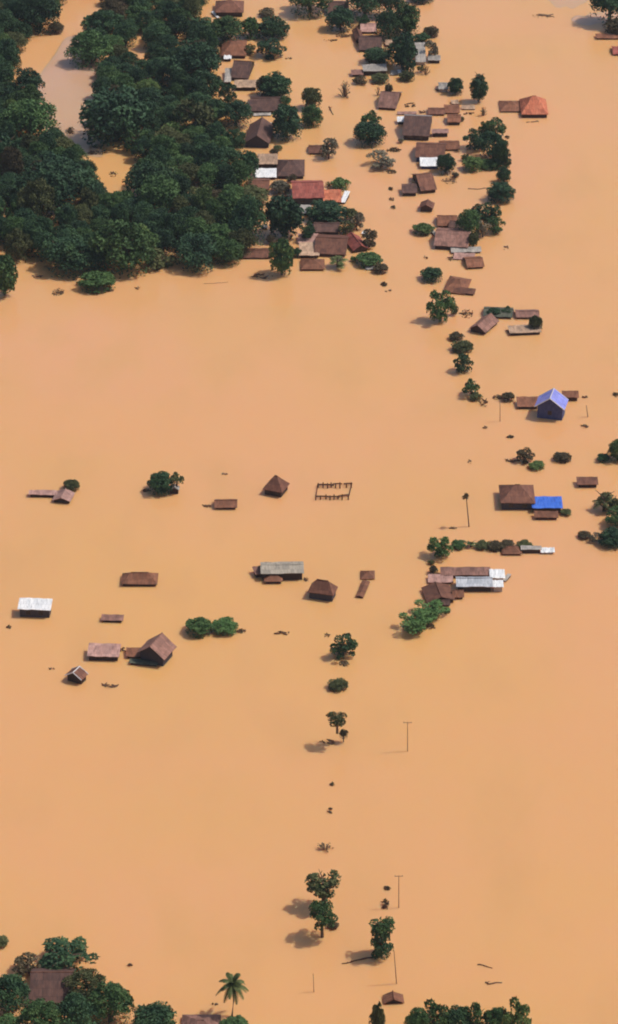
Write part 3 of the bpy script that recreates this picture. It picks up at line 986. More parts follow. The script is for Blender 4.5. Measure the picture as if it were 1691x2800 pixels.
H((1222, 312, 1262, 342), 'small brown hut right of the large dark brown house', 'gable', 'x', hw=0.9, rise=0.9, roof='rust', wall='darkwood', name='hut', group=GS)
H((1180, 352, 1228, 374), 'flat pale awning with black underside right of the large dark house', 'shed', hw=1.1, rise=0.2, roof='pink', wall='darkwood', name='shed', group=GS)
H((1135, 388, 1222, 445), 'brown roofed house with a white tarp on its front', 'gable', 'x', hw=1.3, rise=1.7, yaw=-5, roof='brown', wall='bluewall', group=GH)
H((1200, 384, 1258, 412), 'low brown roof touching the back of the white tarp house', 'gable', hw=0.4, rise=0.8, roof='rust', name='shed', group=GS)
H((1148, 430, 1202, 462), 'bright white tarp lean-to in front of the brown roofed house', 'shed', hw=0.8, rise=0.7, roof='white', wall='bluewall', name='shed', group=GS)
T((1194, 418, 1246, 475), 'dark tree right of the white tarp lean-to', 'round', 'teal', group=GV)
H((1124, 472, 1196, 530), 'mauve brown gabled house with a lean-to on its left', 'gable', 'x', hw=0.9, rise=2.2, yaw=12, roof='brown', wall='wood', group=GH)
H((1098, 502, 1142, 536), 'dark lean-to on the left of the mauve brown gabled house', 'shed', hw=0.9, rise=0.6, roof='slate', wall='darkwood', name='shed', group=GS)
D((1204, 484, 1254, 506), 'faint brown drift mat right of the gabled house with a lean-to', leaves=30, mat='deadwood', group=GD, hz=0.2)
H((1146, 545, 1190, 580), 'small dark red hut standing alone above the bright shrub', 'gable', 'y', hw=1.0, rise=0.9, yaw=-10, roof='brown', name='hut', group=GS)
T((1318, 320, 1382, 382), 'bushy upper tree of the leafy right hand group', 'ragged', 'mid', group=GV)
T((1268, 350, 1330, 412), 'dark left tree of the leafy right hand group', 'ragged', 'dark', group=GV)
T((1312, 360, 1384, 440), 'dark middle tree of the leafy right hand group', 'wood', 'teal', group=GV)
T((1350, 385, 1392, 462), 'tall right edge tree of the leafy right hand group', 'tall', 'dark', group=GV)
T((1266, 425, 1322, 468), 'yellow green shrub at the lower left of the leafy group', 'bush', 'bright', group=GB)
T((1316, 432, 1372, 462), 'light green shrub at the lower middle of the leafy group', 'bush', 'mid', group=GB)
T((1358, 455, 1398, 500), 'small dark tree between the leafy group and the round tree', 'round', 'dark', group=GV)
T((1332, 496, 1408, 554), 'rounded dark tree below the leafy right hand group', 'round', 'teal', group=GV)
log([(1280, 516), (1305, 518), (1335, 514)], 'drift pole left of the rounded dark tree', r=0.22, mat='deadwood', group=GD)
D((1380, 370, 1395, 382), 'brown twig clump right of the leafy group', leaves=20, n=4, group=GD)
H((1420, 262, 1500, 322), 'bright orange hip roofed house alone in open water', 'hip', hw=1.0, rise=3.2, roof='orange', wall='wood', group=GH)
H((1364, 275, 1428, 307), 'low rust brown roof touching the orange house on its left', 'hip', hw=0.3, rise=1.3, roof='rust', name='shed', group=GS)
D((1432, 326, 1480, 340), 'submerged brown boards below the orange house', leaves=0, mat='deadwood', n=5, group=GD, hz=0.1)
T((1310, 284, 1336, 318), 'thin grey twig shrub above the leafy group', 'dead', 'grey', group=GB)
D((1266, 306, 1300, 316), 'brown drift stick left of the thin grey twig shrub', n=4, leaves=5, group=GD)

# ---- right hand cluster
H((1194, 588, 1252, 622), 'rust brown roof behind the mauve front house', 'gable', hw=0.5, rise=1.3, roof='rust', group=GH)
H((1226, 602, 1284, 634), 'black brown roof between the rust roof and the mauve front house', 'gable', 'x', hw=0.8, rise=0.9, yaw=-12, roof='slate', wall='darkwood', group=GH)
H((1186, 622, 1292, 686), 'wide mauve brown front house of the tree cluster', 'gable', 'x', hw=1.0, rise=1.8, yaw=-8, roof='mauve', wall='darkwood', group=GH)
H((1260, 638, 1290, 656), 'white tin scrap roof on the right of the mauve front house', 'shed', hw=1.3, rise=0.3, roof='white', name='shed', base=668, group=GS)
T((1250, 572, 1312, 652), 'green tree directly behind the mauve front house', 'wood', 'mid', group=GV)
T((1296, 552, 1358, 606), 'dark tree at the top of the mauve house cluster', 'ragged', 'dark', group=GV)
T((1332, 592, 1380, 640), 'dark tree at the right of the mauve house cluster', 'ragged', 'mid', group=GV)
T((1300, 598, 1342, 652), 'pale brownish shrub between the dark trees of the mauve house cluster', 'sparse', 'grey', group=GB)
T((1280, 630, 1310, 678), 'dark narrow bush at the right wall of the mauve front house', 'tall', 'olive', group=GB)
T((1128, 610, 1186, 640), 'yellow green shrub left of the mauve front house', 'bush', 'bright', group=GB)
H((1232, 674, 1318, 694), 'pale pink tin roof right below the mauve front house', 'shed', hw=0.4, rise=0.3, yaw=4, roof='tin', name='shed', group=GS)
H((1240, 690, 1300, 712), 'pinkish tin roof awash below the pale pink tin roof', 'shed', hw=0.2, rise=0.3, yaw=-6, roof='pink', name='shed', group=GS)
D((1218, 700, 1262, 716), 'brown drift timbers left of the awash pinkish roof', leaves=10, group=GD)
H((1266, 700, 1326, 736), 'small rust brown hut below the pinkish tin roofs', 'gable', 'x', hw=0.5, rise=1.0, yaw=8, roof='rust', wall='wood', name='hut', group=GS)
D((1158, 698, 1172, 712), 'thin drift stick left of the small rust hut', n=2, leaves=3, group=GD)
D((1374, 668, 1398, 690), 'faint brown twigs right of the mauve house cluster', n=4, leaves=4, mat='deadwood', group=GD)
T((1152, 728, 1212, 770), 'dark round bush above the tall lone green tree', 'bush', 'dark', group=GB)
H((1212, 757, 1290, 806), 'slumped rust brown house with a broken hip roof', 'hip', hw=0.5, rise=1.6, yaw=-14, roof='rust', wall='wood', group=GH, tilt=(3, 4))
H((1232, 782, 1302, 808), 'low brown side roof in front of the slumped rust house', 'shed', hw=0.4, rise=0.7, yaw=-14, roof='brown', name='shed', group=GS)
T((1170, 792, 1240, 884), 'tall lone green tree left of the L-shaped row of roofs', 'ragged', 'mid', group=GV)
T((1230, 826, 1256, 862), 'small olive sprig right of the tall lone green tree', 'sparse', 'olive', group=GB)
D((1256, 842, 1298, 874), 'brown drift clump left of the L-shaped row of roofs', leaves=30, group=GD)
H((1282, 856, 1366, 916), 'mauve gabled house at the left of the L-shaped row of roofs', 'gable', 'y', hw=0.7, rise=1.5, yaw=-30, roof='mauve', wall='wood', group=GH)
H((1322, 838, 1404, 872), 'moss green roof at the back of the L-shaped row', 'gable', hw=0.5, rise=0.8, yaw=-5, roof='moss', wall='darkwood', name='shed', group=GS)
T((1368, 836, 1404, 862), 'dark green shrub over the right end of the moss green roof', 'sparse', 'dark', group=GB)
T((1330, 838, 1372, 866), 'dark green bush growing against the moss green roof', 'bush', 'teal', group=GB)
H((1408, 846, 1476, 872), 'brown roof at the far right of the L-shaped row', 'gable', hw=0.5, rise=0.6, roof='mauve', wall='darkwood', name='shed', group=GS)
T((1446, 860, 1484, 906), 'dark bush at the corner of the L-shaped row of roofs', 'bush', 'olive', group=GB)
H((1388, 886, 1482, 918), 'low tan roofed shed at the front of the L-shaped row', 'shed', hw=0.7, rise=0.3, roof='tan', wall='darkwood', name='shed', group=GS, yaw=6)
D((1386, 896, 1412, 918), 'dark brush heap at the left end of the low tan shed', leaves=40, group=GD, hz=0.9)

# ---- the dotted line of bushes and the blue house
T((1228, 906, 1268, 932), 'dark brown topmost bush of the dotted line above the blue house', 'bush', 'brownish', group=GB)
T((1235, 936, 1292, 958), 'flat dark bush second in the dotted line', 'bush', 'olive', group=GB)
T((1242, 966, 1294, 1020), 'round dark tree third in the dotted line', 'ragged', 'dark', group=GV)
T((1264, 1034, 1314, 1086), 'ragged green tree fourth in the dotted line', 'sparse', 'mid', group=GV)
T((1284, 1072, 1318, 1096), 'small olive bush at the foot of the ragged green tree', 'bush', 'olive', group=GB)
D((1308, 1090, 1338, 1116), 'brown twig heap at the end of the dotted line', leaves=10, group=GD, hz=1.0)
T((1372, 1070, 1408, 1098), 'rust brown bush right of the thin pole by the dotted line', 'bush', 'brownish', group=GB)
D((1346, 1078, 1376, 1096), 'dark brush left of the rust brown bush', leaves=30, group=GD)
pole(1368, 1152, 1096, 'thin bare pole left of the blue house', arm=0, r=0.12)
H((1462, 1062, 1555, 1152), 'bright blue roofed house with white gable trim', 'gable', 'y', hw=2.9, rise=2.5, yaw=-14, roof='bluepaint', wall='bluewall', gable_trim='fascia', cap='fascia', group=GH, win=1, over=0.8)
H((1412, 1084, 1474, 1118), 'brown porch roof on the left of the blue house', 'shed', hw=0.6, rise=0.6, roof='rust', wall='wood', name='shed', group=GS)
H((1536, 1068, 1584, 1096), 'rust brown roof behind the right of the blue house', 'shed', hw=0.9, rise=0.6, roof='rust', wall='wood', name='shed', group=GS)
D((1588, 1080, 1616, 1094), 'pale drift boards right of the blue house', leaves=0, mat='deadwood', group=GD)
pole(1608, 1140, 1108, 'short leaning stake right of the blue house', arm=0, r=0.14, xt=1604, name='stake', group=None)
D((1586, 1160, 1612, 1174), 'two brown drift sticks below the leaning stake', n=4, leaves=4, group=GD)
D((1674, 1072, 1694, 1088), 'dark drift clump at the right edge beyond the blue house', leaves=30, group=GD)
D((1384, 1190, 1406, 1201), 'dark drift clump below left of the blue house', n=4, leaves=25, group=GD)
D((1320, 1166, 1338, 1174), 'faint drift twigs left of the drift clump below the blue house', n=3, leaves=2, mat='deadwood', group=GD)

T((1410, 1222, 1460, 1266), 'dark green bush tree with a drift branch on its left', 'ragged', 'brownish', group=GB)
T((1448, 1258, 1490, 1284), 'low yellow green shrub in front of the dark bush tree', 'bush', 'bright', group=GB)
D((1376, 1254, 1424, 1266), 'brown drift branch left of the dark bush tree', leaves=8, group=GD)
T((1516, 1236, 1563, 1262), 'lone rust brown bush right of the yellow green shrub', 'bush', 'brownish', group=GB)
T((1662, 1200, 1720, 1262), 'bright green tree cut by the right edge', 'round', 'bright', group=GV)
T((1632, 1238, 1668, 1264), 'dark bush left of the bright green edge tree', 'bush', 'dark', group=GB)
D((1276, 1256, 1296, 1270), 'pale drift twigs far left of the dark bush tree', n=3, leaves=2, mat='deadwood', group=GD)

H((1364, 1325, 1465, 1394), 'brown hip roofed house left of the blue tarp roof', 'hip', hw=1.7, rise=2.3, roof='brown', wall='slatewall', group=GH, win=2)
H((1452, 1357, 1540, 1402), 'flat bright blue tarp roof', 'shed', hw=1.2, rise=0.3, roof='bluetarp', wall='wood', name='shed', group=GS)
H((1460, 1397, 1528, 1421), 'low brown roof in front of the blue tarp roof', 'shed', hw=0.6, rise=0.4, roof='rust', wall='wood', name='shed', group=GS)
T((1532, 1390, 1564, 1410), 'olive bush right of the blue tarp roof', 'bush', 'olive', group=GB)
H((1576, 1303, 1637, 1333), 'lone flat rust brown roof above the palm at the right edge', 'shed', hw=0.8, rise=0.4, roof='brown', wall='darkwood', name='shed', group=GS)
# bare palm trunk
dt = pole(1283, 1440, 1352, 'bare dead trunk with a broken head in open water', arm=0, r=0.15, xt=1275, name='dead_tree', cat='dead tree', mat='bark', group=None)
dg = at_y(1273, 1358, dt.location.y) - dt.location
dc = link('crown', crown_mesh('sparse', 0, 'brownish'), dt)
dc.location = dg
dc.scale = (1.0, 1.0, 1.25)
D((1228, 1440, 1252, 1450), 'small drift twigs left below the bare dead trunk', n=4, leaves=3, mat='deadwood', group=GD)

T((1612, 1325, 1692, 1405), 'ragged palm-like tree at the right edge', 'palm', 'olive', group=GV)
T((1636, 1345, 1700, 1400), 'olive tree behind the ragged palm-like tree', 'sparse', 'olive', group=GV)
T((1660, 1385, 1730, 1445), 'dark tree cut by the right edge below the palm-like tree', 'wood', 'mid', group=GV)
T((1636, 1440, 1720, 1497), 'dark green tree at the right edge with a brown bush on its left', 'round', 'teal', group=GV)
T((1580, 1450, 1616, 1474), 'rust brown bush left of the dark green edge tree', 'bush', 'brownish', group=GB)
T((1610, 1454, 1644, 1484), 'greyish bush between the rust bush and the dark edge tree', 'sparse', 'grey', group=GB)

# ---- hedge and tin house
T((1172, 1464, 1236, 1528), 'bright green tree at the left end of the hedge', 'ragged', 'fresh', group=GV)
T((1234, 1474, 1276, 1502), 'ragged green bush second from the left in the hedge', 'bush', 'mid', group=GB)
T((1268, 1468, 1310, 1501), 'green palm-like bush third from the left in the hedge', 'palm', 'mid', group=GB)
T((1300, 1478, 1342, 1501), 'low olive bush fourth from the left in the hedge', 'bush', 'olive', group=GB)
T((1332, 1478, 1376, 1506), 'low brownish bush fifth from the left in the hedge', 'bush', 'brownish', group=GB)
T((1362, 1474, 1408, 1503), 'brownish green bush last in the hedge, above the rust roof', 'bush', 'brownish', group=GB)
H((1370, 1492, 1428, 1518), 'low rust brown roof at the right end of the hedge', 'hip', hw=0.4, rise=0.8, roof='rust', name='hut', group=GS)
T((1412, 1482, 1456, 1496), 'flat dark bush behind the pale strip roof', 'bush', 'olive', group=GB)
H((1424, 1492, 1482, 1512), 'narrow pale strip roof with a black front', 'shed', hw=0.9, rise=0.2, roof='tin', wall='darkwood', name='shed', group=GS)
H((1478, 1497, 1518, 1514), 'small gleaming white strip roof right of the pale strip roof', 'shed', hw=0.4, rise=0.2, roof='white', wall='plaster', name='shed', group=GS)
T((1170, 1530, 1190, 1545), 'tiny olive bush below the hedge tree', 'bush', 'olive', group=GB)
T((1174, 1545, 1198, 1570), 'tiny dark bush beside the pinkish roof', 'bush', 'brownish', group=GB)
H((1204, 1550, 1342, 1580), 'long pinkish roof behind the grey tin roof', 'shed', hw=0.7, rise=0.5, roof='mauve', wall='wood', name='shed', group=GS)
H((1338, 1556, 1382, 1590), 'small white walled tin shed behind the right of the grey tin roof', 'shed', hw=0.9, rise=0.3, roof='white', wall='plaster', name='shed', group=GS)
H((1246, 1577, 1348, 1618), 'long grey tin roofed house with a bright right end', 'gable', 'x', hw=1.3, rise=0.9, yaw=0, roof='bluetin', wall='darkwood', group=GH)
H((1346, 1586, 1378, 1618), 'added white roof piece painting the sunlit right end of the grey tin roof', 'shed', hw=1.2, rise=0.3, roof='white', wall='plaster', name='shed', group=GS)  # added white piece, paints the sun-bright right slope of the grey roof
H((1152, 1590, 1246, 1654), 'mauve brown house left of the long grey tin roof', 'gable', 'y', hw=0.6, rise=1.1, yaw=10, roof='brown', wall='wood', group=GH)
H((1170, 1570, 1240, 1596), 'low tan roof behind the mauve brown house', 'shed', hw=0.4, rise=0.3, roof='pink', wall='wood', name='shed', group=GS)
H((1236, 1612, 1270, 1638), 'small rust brown hut in front of the grey tin roof', 'gable', hw=0.5, rise=0.7, roof='rust', name='hut', group=GS)
H((1206, 1640, 1232, 1658), 'dark little hut between the mauve house and the big green bush', 'gable', hw=0.4, rise=0.6, roof='slate', name='hut', group=GS)
T((1128, 1638, 1222, 1700), 'upper green tree below the mauve brown house', 'ragged', 'fresh', group=GV)
T((1092, 1668, 1180, 1735), 'big lower green tree at the left of the tin house group', 'ragged', 'fresh', group=GV)
D((1208, 1660, 1234, 1682), 'brown drift clump right of the upper green tree', leaves=30, group=GD)
D((1160, 1704, 1194, 1724), 'dark drift clump at the right of the big lower green tree', leaves=30, group=GD)

# ---- middle: posts, houses
root = thing('ruined_house', at(910, 1362), 'bare double row of dark house posts without a roof', 'ruin')
def fpost(x, yb, yt):
    g = at(x, yb)
    tp = at_y(x, yt, g.y)
    mb = MB()
    o = g - root.location
    mb.tube([o - Vector((0, 0, 2)), o, o + (tp - g)], [0.24, 0.22, 0.18], 6)
    link('post', mb.mesh('post', MAT['framewood']), root)
for i, x in enumerate((871, 884, 896, 906, 918, 930, 948, 961)):
    fpost(x, 1333 + (i % 3), 1321 - (i % 2) * 2)
for i, x in enumerate((864, 877, 892, 903, 914, 925, 936, 953)):
    fpost(x, 1367 - (i % 3), 1352 + (i % 2) * 3)
for (a, b, zz, r_) in (((868, 1329), (914, 1330), 0.5, .26), ((910, 1327), (936, 1327), 0.5, .2), ((940, 1327), (964, 1326), 0.5, .24),
                   ((863, 1361), (902, 1362), 0.5, .24), ((900, 1362), (928, 1362), 0.5, .22), ((924, 1361), (956, 1357), 0.5, .26),
                   ((864, 1360), (869, 1329), 0.15, .14), ((954, 1358), (962, 1327), 0.15, .16)):
    A, B = at(*a) - root.location, at(*b) - root.location
    mb = MB()
    mb.tube([A + Vector((0, 0, zz)), A.lerp(B, .5) + Vector((0, 0, zz + .08)), B + Vector((0, 0, zz))], [r_] * 3, 6)
    link('beam', mb.mesh('beam', MAT['framewood']), root)

H((718, 1300, 793, 1361), 'steep purple brown gabled house left of the bare posts', 'hip', hw=1.3, rise=2.6, yaw=-22, roof='brown', wall='darkwood', group=GH)
H((586, 1365, 650, 1393), 'low rust brown roof left of the steep purple brown house', 'gable', 'x', hw=0.5, rise=0.8, roof='rust', wall='darkwood', name='shed', group=GS)
D((552, 1379, 582, 1391), 'drift boards left of the low rust brown roof', leaves=4, group=GD)
T((402, 1288, 478, 1352), 'rounded dark lone tree in open water at left', 'round', 'dark', group=GV)
T((460, 1290, 506, 1332), 'olive side crown at the right of the rounded lone tree', 'sparse', 'olive', group=GV, base=1345)
H((462, 1322, 492, 1350), 'small pale hut under the right of the rounded lone tree', 'gable', 'y', hw=0.9, rise=0.7, roof='tin', wall='darkwood', name='hut', group=GS)
D((388, 1334, 412, 1348), 'drift branch at the left foot of the rounded lone tree', leaves=10, group=GD)
H((78, 1339, 158, 1360), 'long pale pink strip roof with a black front at left', 'shed', hw=0.7, rise=0.2, yaw=-2, roof='pink', wall='darkwood', name='shed', group=GS)
H((142, 1336, 206, 1378), 'pinkish roof joined to the long strip roof', 'gable', 'y', hw=0.6, rise=0.8, yaw=-12, roof='pink', wall='darkwood', group=GH)
T((172, 1308, 218, 1342), 'dark little tree behind the pinkish joined roof', 'bush', 'olive', group=GV)
H((332, 1565, 434, 1603), 'sunken wide rust brown hip roof above the white roofed house', 'hip', hw=0.6, rise=1.5, roof='rust', wall='darkwood', group=GH)
H((48, 1634, 145, 1690), 'white tin roofed house near the left edge', 'shed', hw=1.9, rise=0.7, yaw=-4, roof='white', wall='slatewall', group=GH, win=2)
H((276, 1679, 340, 1702), 'small flat pinkish roof between the white roof and the gabled house', 'shed', hw=0.5, rise=0.2, yaw=-3, roof='mauve', wall='darkwood', name='shed', group=GS)
H((238, 1758, 332, 1808), 'flat pinkish mauve roofed house left of the steep gabled house', 'shed', hw=1.1, rise=0.5, yaw=-3, roof='pink', wall='darkwood', group=GH)
H((372, 1730, 484, 1826), 'steep gabled brown house with a dark gable front at lower left', 'gable', 'y', hw=1.9, rise=2.4, yaw=-24, roof='mauve', wall='slatewall', group=GH, over=0.9)
H((344, 1770, 400, 1800), 'low brown lean-to on the left of the steep gabled brown house', 'shed', hw=0.5, rise=0.4, roof='rust', wall='darkwood', name='shed', group=GS)
H((352, 1800, 436, 1822), 'thin grey platform roof at the front left of the steep gabled house', 'shed', hw=0.4, rise=0.2, yaw=-8, roof='moss', wall='darkwood', name='shed', group=GS)
D((324, 1764, 352, 1796), 'brown drift timbers between the flat mauve roof and the lean-to', leaves=0, group=GD, hz=0.9)
H((178, 1822, 242, 1872), 'small brown hut with a white ridge at lower left', 'gable', 'y', hw=1.2, rise=1.2, yaw=-28, roof='brown', wall='darkwood', cap='fascia', gable_trim='fascia', name='hut', group=GS)
D((264, 1866, 330, 1886), 'brown drift timbers right of the small hut with a white ridge', leaves=0, n=8, group=GD)
D((130, 1826, 150, 1834), 'pale drift sticks left of the small hut with a white ridge', n=3, leaves=2, mat='deadwood', group=GD)
D((18, 1709, 32, 1721), 'tiny drift clump at the left edge below the white roof', n=3, leaves=8, group=GD)
T((506, 1684, 582, 1740), 'spiky green bush tree, left one of a pair', 'bush', 'fresh', group=GB)
T((578, 1692, 652, 1730), 'domed green bush, right one of a pair', 'bush', 'fresh', group=GB)
D((644, 1720, 674, 1734), 'brown drift tail right of the domed green bush', leaves=25, group=GD)
D((744, 1726, 796, 1738), 'long thin drift branch right of the domed green bush', n=6, leaves=6, group=GD)
H((690, 1546, 724, 1580), 'mauve lean-to at the left end of the long grey house', 'shed', hw=0.9, rise=0.3, yaw=14, roof='mauve', wall='darkwood', name='shed', group=GS)
H((712, 1535, 832, 1588), 'long grey thatched house with a brown porch', 'gable', hw=1.7, rise=0.7, yaw=2, roof='greythatch', wall='darkwood', group=GH)
H((722, 1570, 774, 1596), 'small rust brown porch roof in front of the long grey house', 'hip', hw=0.6, rise=0.7, roof='rust', wall='darkwood', name='shed', group=GS, base=1597)
D((828, 1578, 848, 1592), 'drift twigs right of the long grey house', n=4, leaves=8, group=GD)
H((840, 1584, 925, 1646), 'brown hip roofed house right below the long grey house', 'hip', hw=1.6, rise=2.2, yaw=-16, roof='brown', wall='slatewall', group=GH)
H((986, 1560, 1026, 1584), 'small oval brown roof above the sunken long boat', 'hip', hw=0.2, rise=0.8, roof='rust', wall='wood', name='hut', group=GS)

A, B = at(983, 1636), at(1002, 1592)
root = thing('shed', (A + B) / 2, 'long narrow rust brown roof strip below the small oval roof', 'shed', GS, math.atan2((B - A).y, (B - A).x))
rm, wm = MB(), MB()
roof_grid(rm, [(-1.15, 0.42), (0, 0.75), (1.15, 0.42)], (B - A).length, 0.12, 9)
wm.box(-(B - A).length / 2 + 0.3, (B - A).length / 2 - 0.3, -0.9, 0.9, -2, 0.26)
link('roof', rm.mesh('roof', MAT['rust']), root)
link('wall', wm.mesh('wall', MAT['wood']), root)

# ---- loose roofing sheets and small scrub between the houses
def scrap(bb, label, mat='white', hw=0.25, yaw=0, rise=0.3):
    return house(bb, label, 'shed', hw=hw, rise=rise, yaw=yaw, roof=mat, wall='darkwood', name='roofing_sheet', cat='roofing sheet', group='loose roofing sheets between the houses', over=0.2)
scrap((1068, 192, 1088, 206), 'pale scrap sheet right of the long grey tin shed', 'tin')
scrap((1086, 190, 1108, 202), 'whitish scrap sheet beside the olive bush below the tall dark tree', 'white', yaw=12)
scrap((582, 30, 596, 50), 'narrow pale sheet left of the topmost brown roof', 'white', yaw=25)
scrap((688, 268, 704, 280), 'white scrap sheet at the left corner of the mauve brown house', 'white', yaw=-20)
scrap((716, 256, 734, 270), 'pink scrap sheet behind the mauve brown house', 'pink', yaw=10)
scrap((728, 334, 748, 348), 'pale scrap strip on the right of the large purple gabled house', 'tin', yaw=-35)
scrap((692, 308, 742, 318), 'long pale sheet between the mauve house and the purple gabled house', 'tin', yaw=4)
scrap((712, 586, 730, 604), 'upper white scrap sheet in the wood left of the tall dark tree', 'white', yaw=20)
scrap((714, 614, 734, 626), 'lower white scrap sheet in the wood left of the tall dark tree', 'tin', yaw=-15)
scrap((846, 612, 862, 634), 'upright pale sheet left of the dark grey roofed house', 'tin')
scrap((988, 632, 1004, 642), 'white scrap sheet at the top of the bright red roof', 'white', yaw=-30)
scrap((992, 706, 1016, 716), 'tan sheet awash between the red roof and the green bush', 'tan', yaw=-18)
scrap((1000, 728, 1024, 738), 'pale sheet awash below the green bush at the village corner', 'tin')
scrap((1086, 306, 1140, 314), 'long pale sheet behind the large dark brown house', 'pink', yaw=3)
scrap((1232, 272, 1256, 286), 'tan sheet behind the low rust brown roof', 'tan', yaw=8)
scrap((1262, 288, 1300, 300), 'pale tan sheet awash left of the thin grey twig shrub', 'tan')
scrap((1180, 628, 1196, 646), 'pale sheet at the left wall of the mauve front house', 'tin', yaw=20)
scrap((1232, 600, 1248, 610), 'white scrap sheet between the rust roof and the black brown roof', 'white', yaw=-25, hw=1.2)
scrap((1382, 846, 1406, 854), 'pale sheet between the moss green roof and the brown roof', 'pink')
scrap((1376, 1567, 1396, 1590), 'grey sheet leaning at the right end of the white walled tin shed', 'tin', yaw=-30)
D((962, 214, 985, 228), 'brown drift clump left of the brown shrub by the long grey tin shed', leaves=30, group=GD)
D((1060, 240, 1068, 250), 'tiny twig clump beside the little tree behind the mauve brown gabled house', n=3, leaves=12, group=GD)
D((1140, 302, 1170, 312), 'drift boards behind the large dark brown house', leaves=6, group=GD)
D((1190, 240, 1204, 252), 'pale drift ring left of the small pale hut', n=5, leaves=0, mat='deadwood', group=GD)
T((1250, 318, 1270, 332), 'small olive shrub right of the small brown hut', 'bush', 'olive', group=GB)
T((1236, 470, 1256, 486), 'tiny brown shrub below the dark tree by the white tarp', 'bush', 'brownish', group=GB)
T((1086, 376, 1104, 392), 'tiny grey shrub at the left foot of the large dark brown house', 'sparse', 'grey', group=GB)
T((748, 395, 772, 412), 'tiny olive shrub right of the large purple gabled house', 'bush', 'olive', group=GB)
T((765, 500, 796, 520), 'olive shrub at the upper left corner of the red roof', 'bush', 'olive', group=GB)
T((728, 640, 752, 668), 'brownish shrub below the tall dark tree in the village', 'bush', 'brownish', group=GB)
T((958, 700, 976, 716), 'yellow green shrub right of the shaggy palm clump', 'bush', 'bright', group=GB)
T((660, 560, 690, 585), 'bright green shrub in front of the brown shed by the wood', 'bush', 'bright', group=GB)

for bb, lab, sh, mt in (
    ((590, 60, 640, 108), 'dark tree right against the wall of the topmost brown roof', 'ragged', 'dark'),
    ((668, 120, 700, 150), 'small olive tree right of the reddish hip roof', 'ragged', 'olive'),
    ((600, 222, 648, 290), 'dark tree left of the low tan tin shed', 'ragged', 'dark'),
    ((760, 262, 800, 300), 'mid green tree between the mauve brown house and the round dark tree', 'ragged', 'mid'),
    ((610, 352, 668, 420), 'dark tree below left of the large purple gabled house', 'wood', 'dark'),
    ((612, 440, 690, 520), 'mid green tree left of the white tin roofed shed', 'wood', 'mid'),
    ((640, 372, 672, 402), 'olive shrub at the left corner of the large purple gabled house', 'bush', 'olive'),
    ((738, 405, 762, 426), 'small brownish shrub above the slate roofed house', 'bush', 'brownish'),
    ((782, 474, 812, 500), 'reddish brown shrub behind the red roofed house', 'sparse', 'brownish'),
    ((820, 606, 862, 660), 'dark green tree left of the dark grey roofed house', 'ragged', 'dark'),
    ((926, 600, 966, 642), 'olive tree right of the dark grey roofed house', 'ragged', 'olive'),
    ((800, 676, 826, 704), 'dark shrub at the left wall of the small tan roofed shed', 'bush', 'dark'),
    ((1000, 150, 1040, 178), 'brownish green tree behind the long grey tin shed', 'ragged', 'brownish'),
    ((1140, 176, 1162, 200), 'thin olive shrub below the upright pale tin shed', 'sparse', 'olive'),
    ((1262, 420, 1284, 440), 'small dark tree left of the leafy right hand group', 'ragged', 'dark'),
    ((1308, 334, 1340, 376), 'mid green tree in the gap of the leafy right hand group', 'ragged', 'mid'),
    ((1370, 410, 1398, 462), 'dark green tree on the outer right of the leafy group', 'ragged', 'dark'),
    ((1288, 558, 1318, 596), 'reddish topped shrub behind the mauve front house', 'sparse', 'brownish'),
    ((1340, 560, 1372, 604), 'dark green tree between two dark trees of the mauve house cluster', 'ragged', 'dark'),
    ((975, 40, 1010, 76), 'dark tree above the pinkish brown roof at top centre', 'ragged', 'dark'),
    ((1090, 130, 1140, 200), 'dark ragged tree right of the long grey tin shed', 'ragged', 'teal')):
    T(bb, lab, sh, mt, group=GB if 'shrub' in lab else GV)

# ---- the line of trees down the sunken road
T((904, 1728, 974, 1802), 'dense green tree at the top of the lower road line', 'ragged', 'dark', group=GV)
D((885, 1732, 904, 1744), 'small drift twigs left of the dense green tree', n=3, leaves=5, mat='deadwood', group=GD)
D((924, 1806, 958, 1824), 'dark brown drift heap below the dense green tree', leaves=40, group=GD)
T((897, 1854, 950, 1889), 'low olive bush second in the lower road line', 'bush', 'olive', group=GB)
T((894, 1937, 952, 1988), 'small olive tree with a bare trunk third in the lower road line', 'sparse', 'olive', base=2036, trunkx=918, group=GV)
T((928, 1993, 952, 2018), 'little brown side tuft of the small olive tree', 'bush', 'brownish', base=2030, group=GB)
D((872, 2018, 924, 2040), 'brown drift branch at the foot of the small olive tree', leaves=6, group=GD)
pole(1115, 2054, 1974, 'utility pole right of the small olive tree', arm=1.1)
D((902, 2140, 918, 2151), 'small dark drift stick in the lower road line', n=3, leaves=12, group=GD)
D((894, 2206, 917, 2228), 'forked brown twig above the ragged brown shrub', n=5, leaves=3, group=GD, hz=0.9)
T((864, 2294, 917, 2332), 'ragged brown shrub in the lower road line', 'dead', 'brownish', group=GB)
T((838, 2372, 932, 2452), 'ragged olive tree, upper one of two with shadows', 'sparse', 'olive', group=GV, base=2480, trunkx=884)
T((862, 2408, 920, 2460), 'thin olive lower branch crown of the upper ragged tree', 'sparse', 'mid', group=GV, base=2485)
T((842, 2455, 922, 2540), 'full green tree below the ragged olive tree', 'ragged', 'mid', base=2562, trunkx=882, group=GV)
T((895, 2515, 925, 2540), 'little brown tuft at the right foot of the full green tree', 'bush', 'brownish', group=GB)
D((1048, 2424, 1070, 2436), 'small dark floating clump left of a utility pole', n=3, leaves=25, group=GD)
D((1040, 2456, 1066, 2494), 'rust brown twig clump above the dense dark tree', n=7, leaves=25, group=GD, hz=1.2)
pole(1091, 2482, 2394, 'utility pole above right of the dense dark tree', arm=1.0)
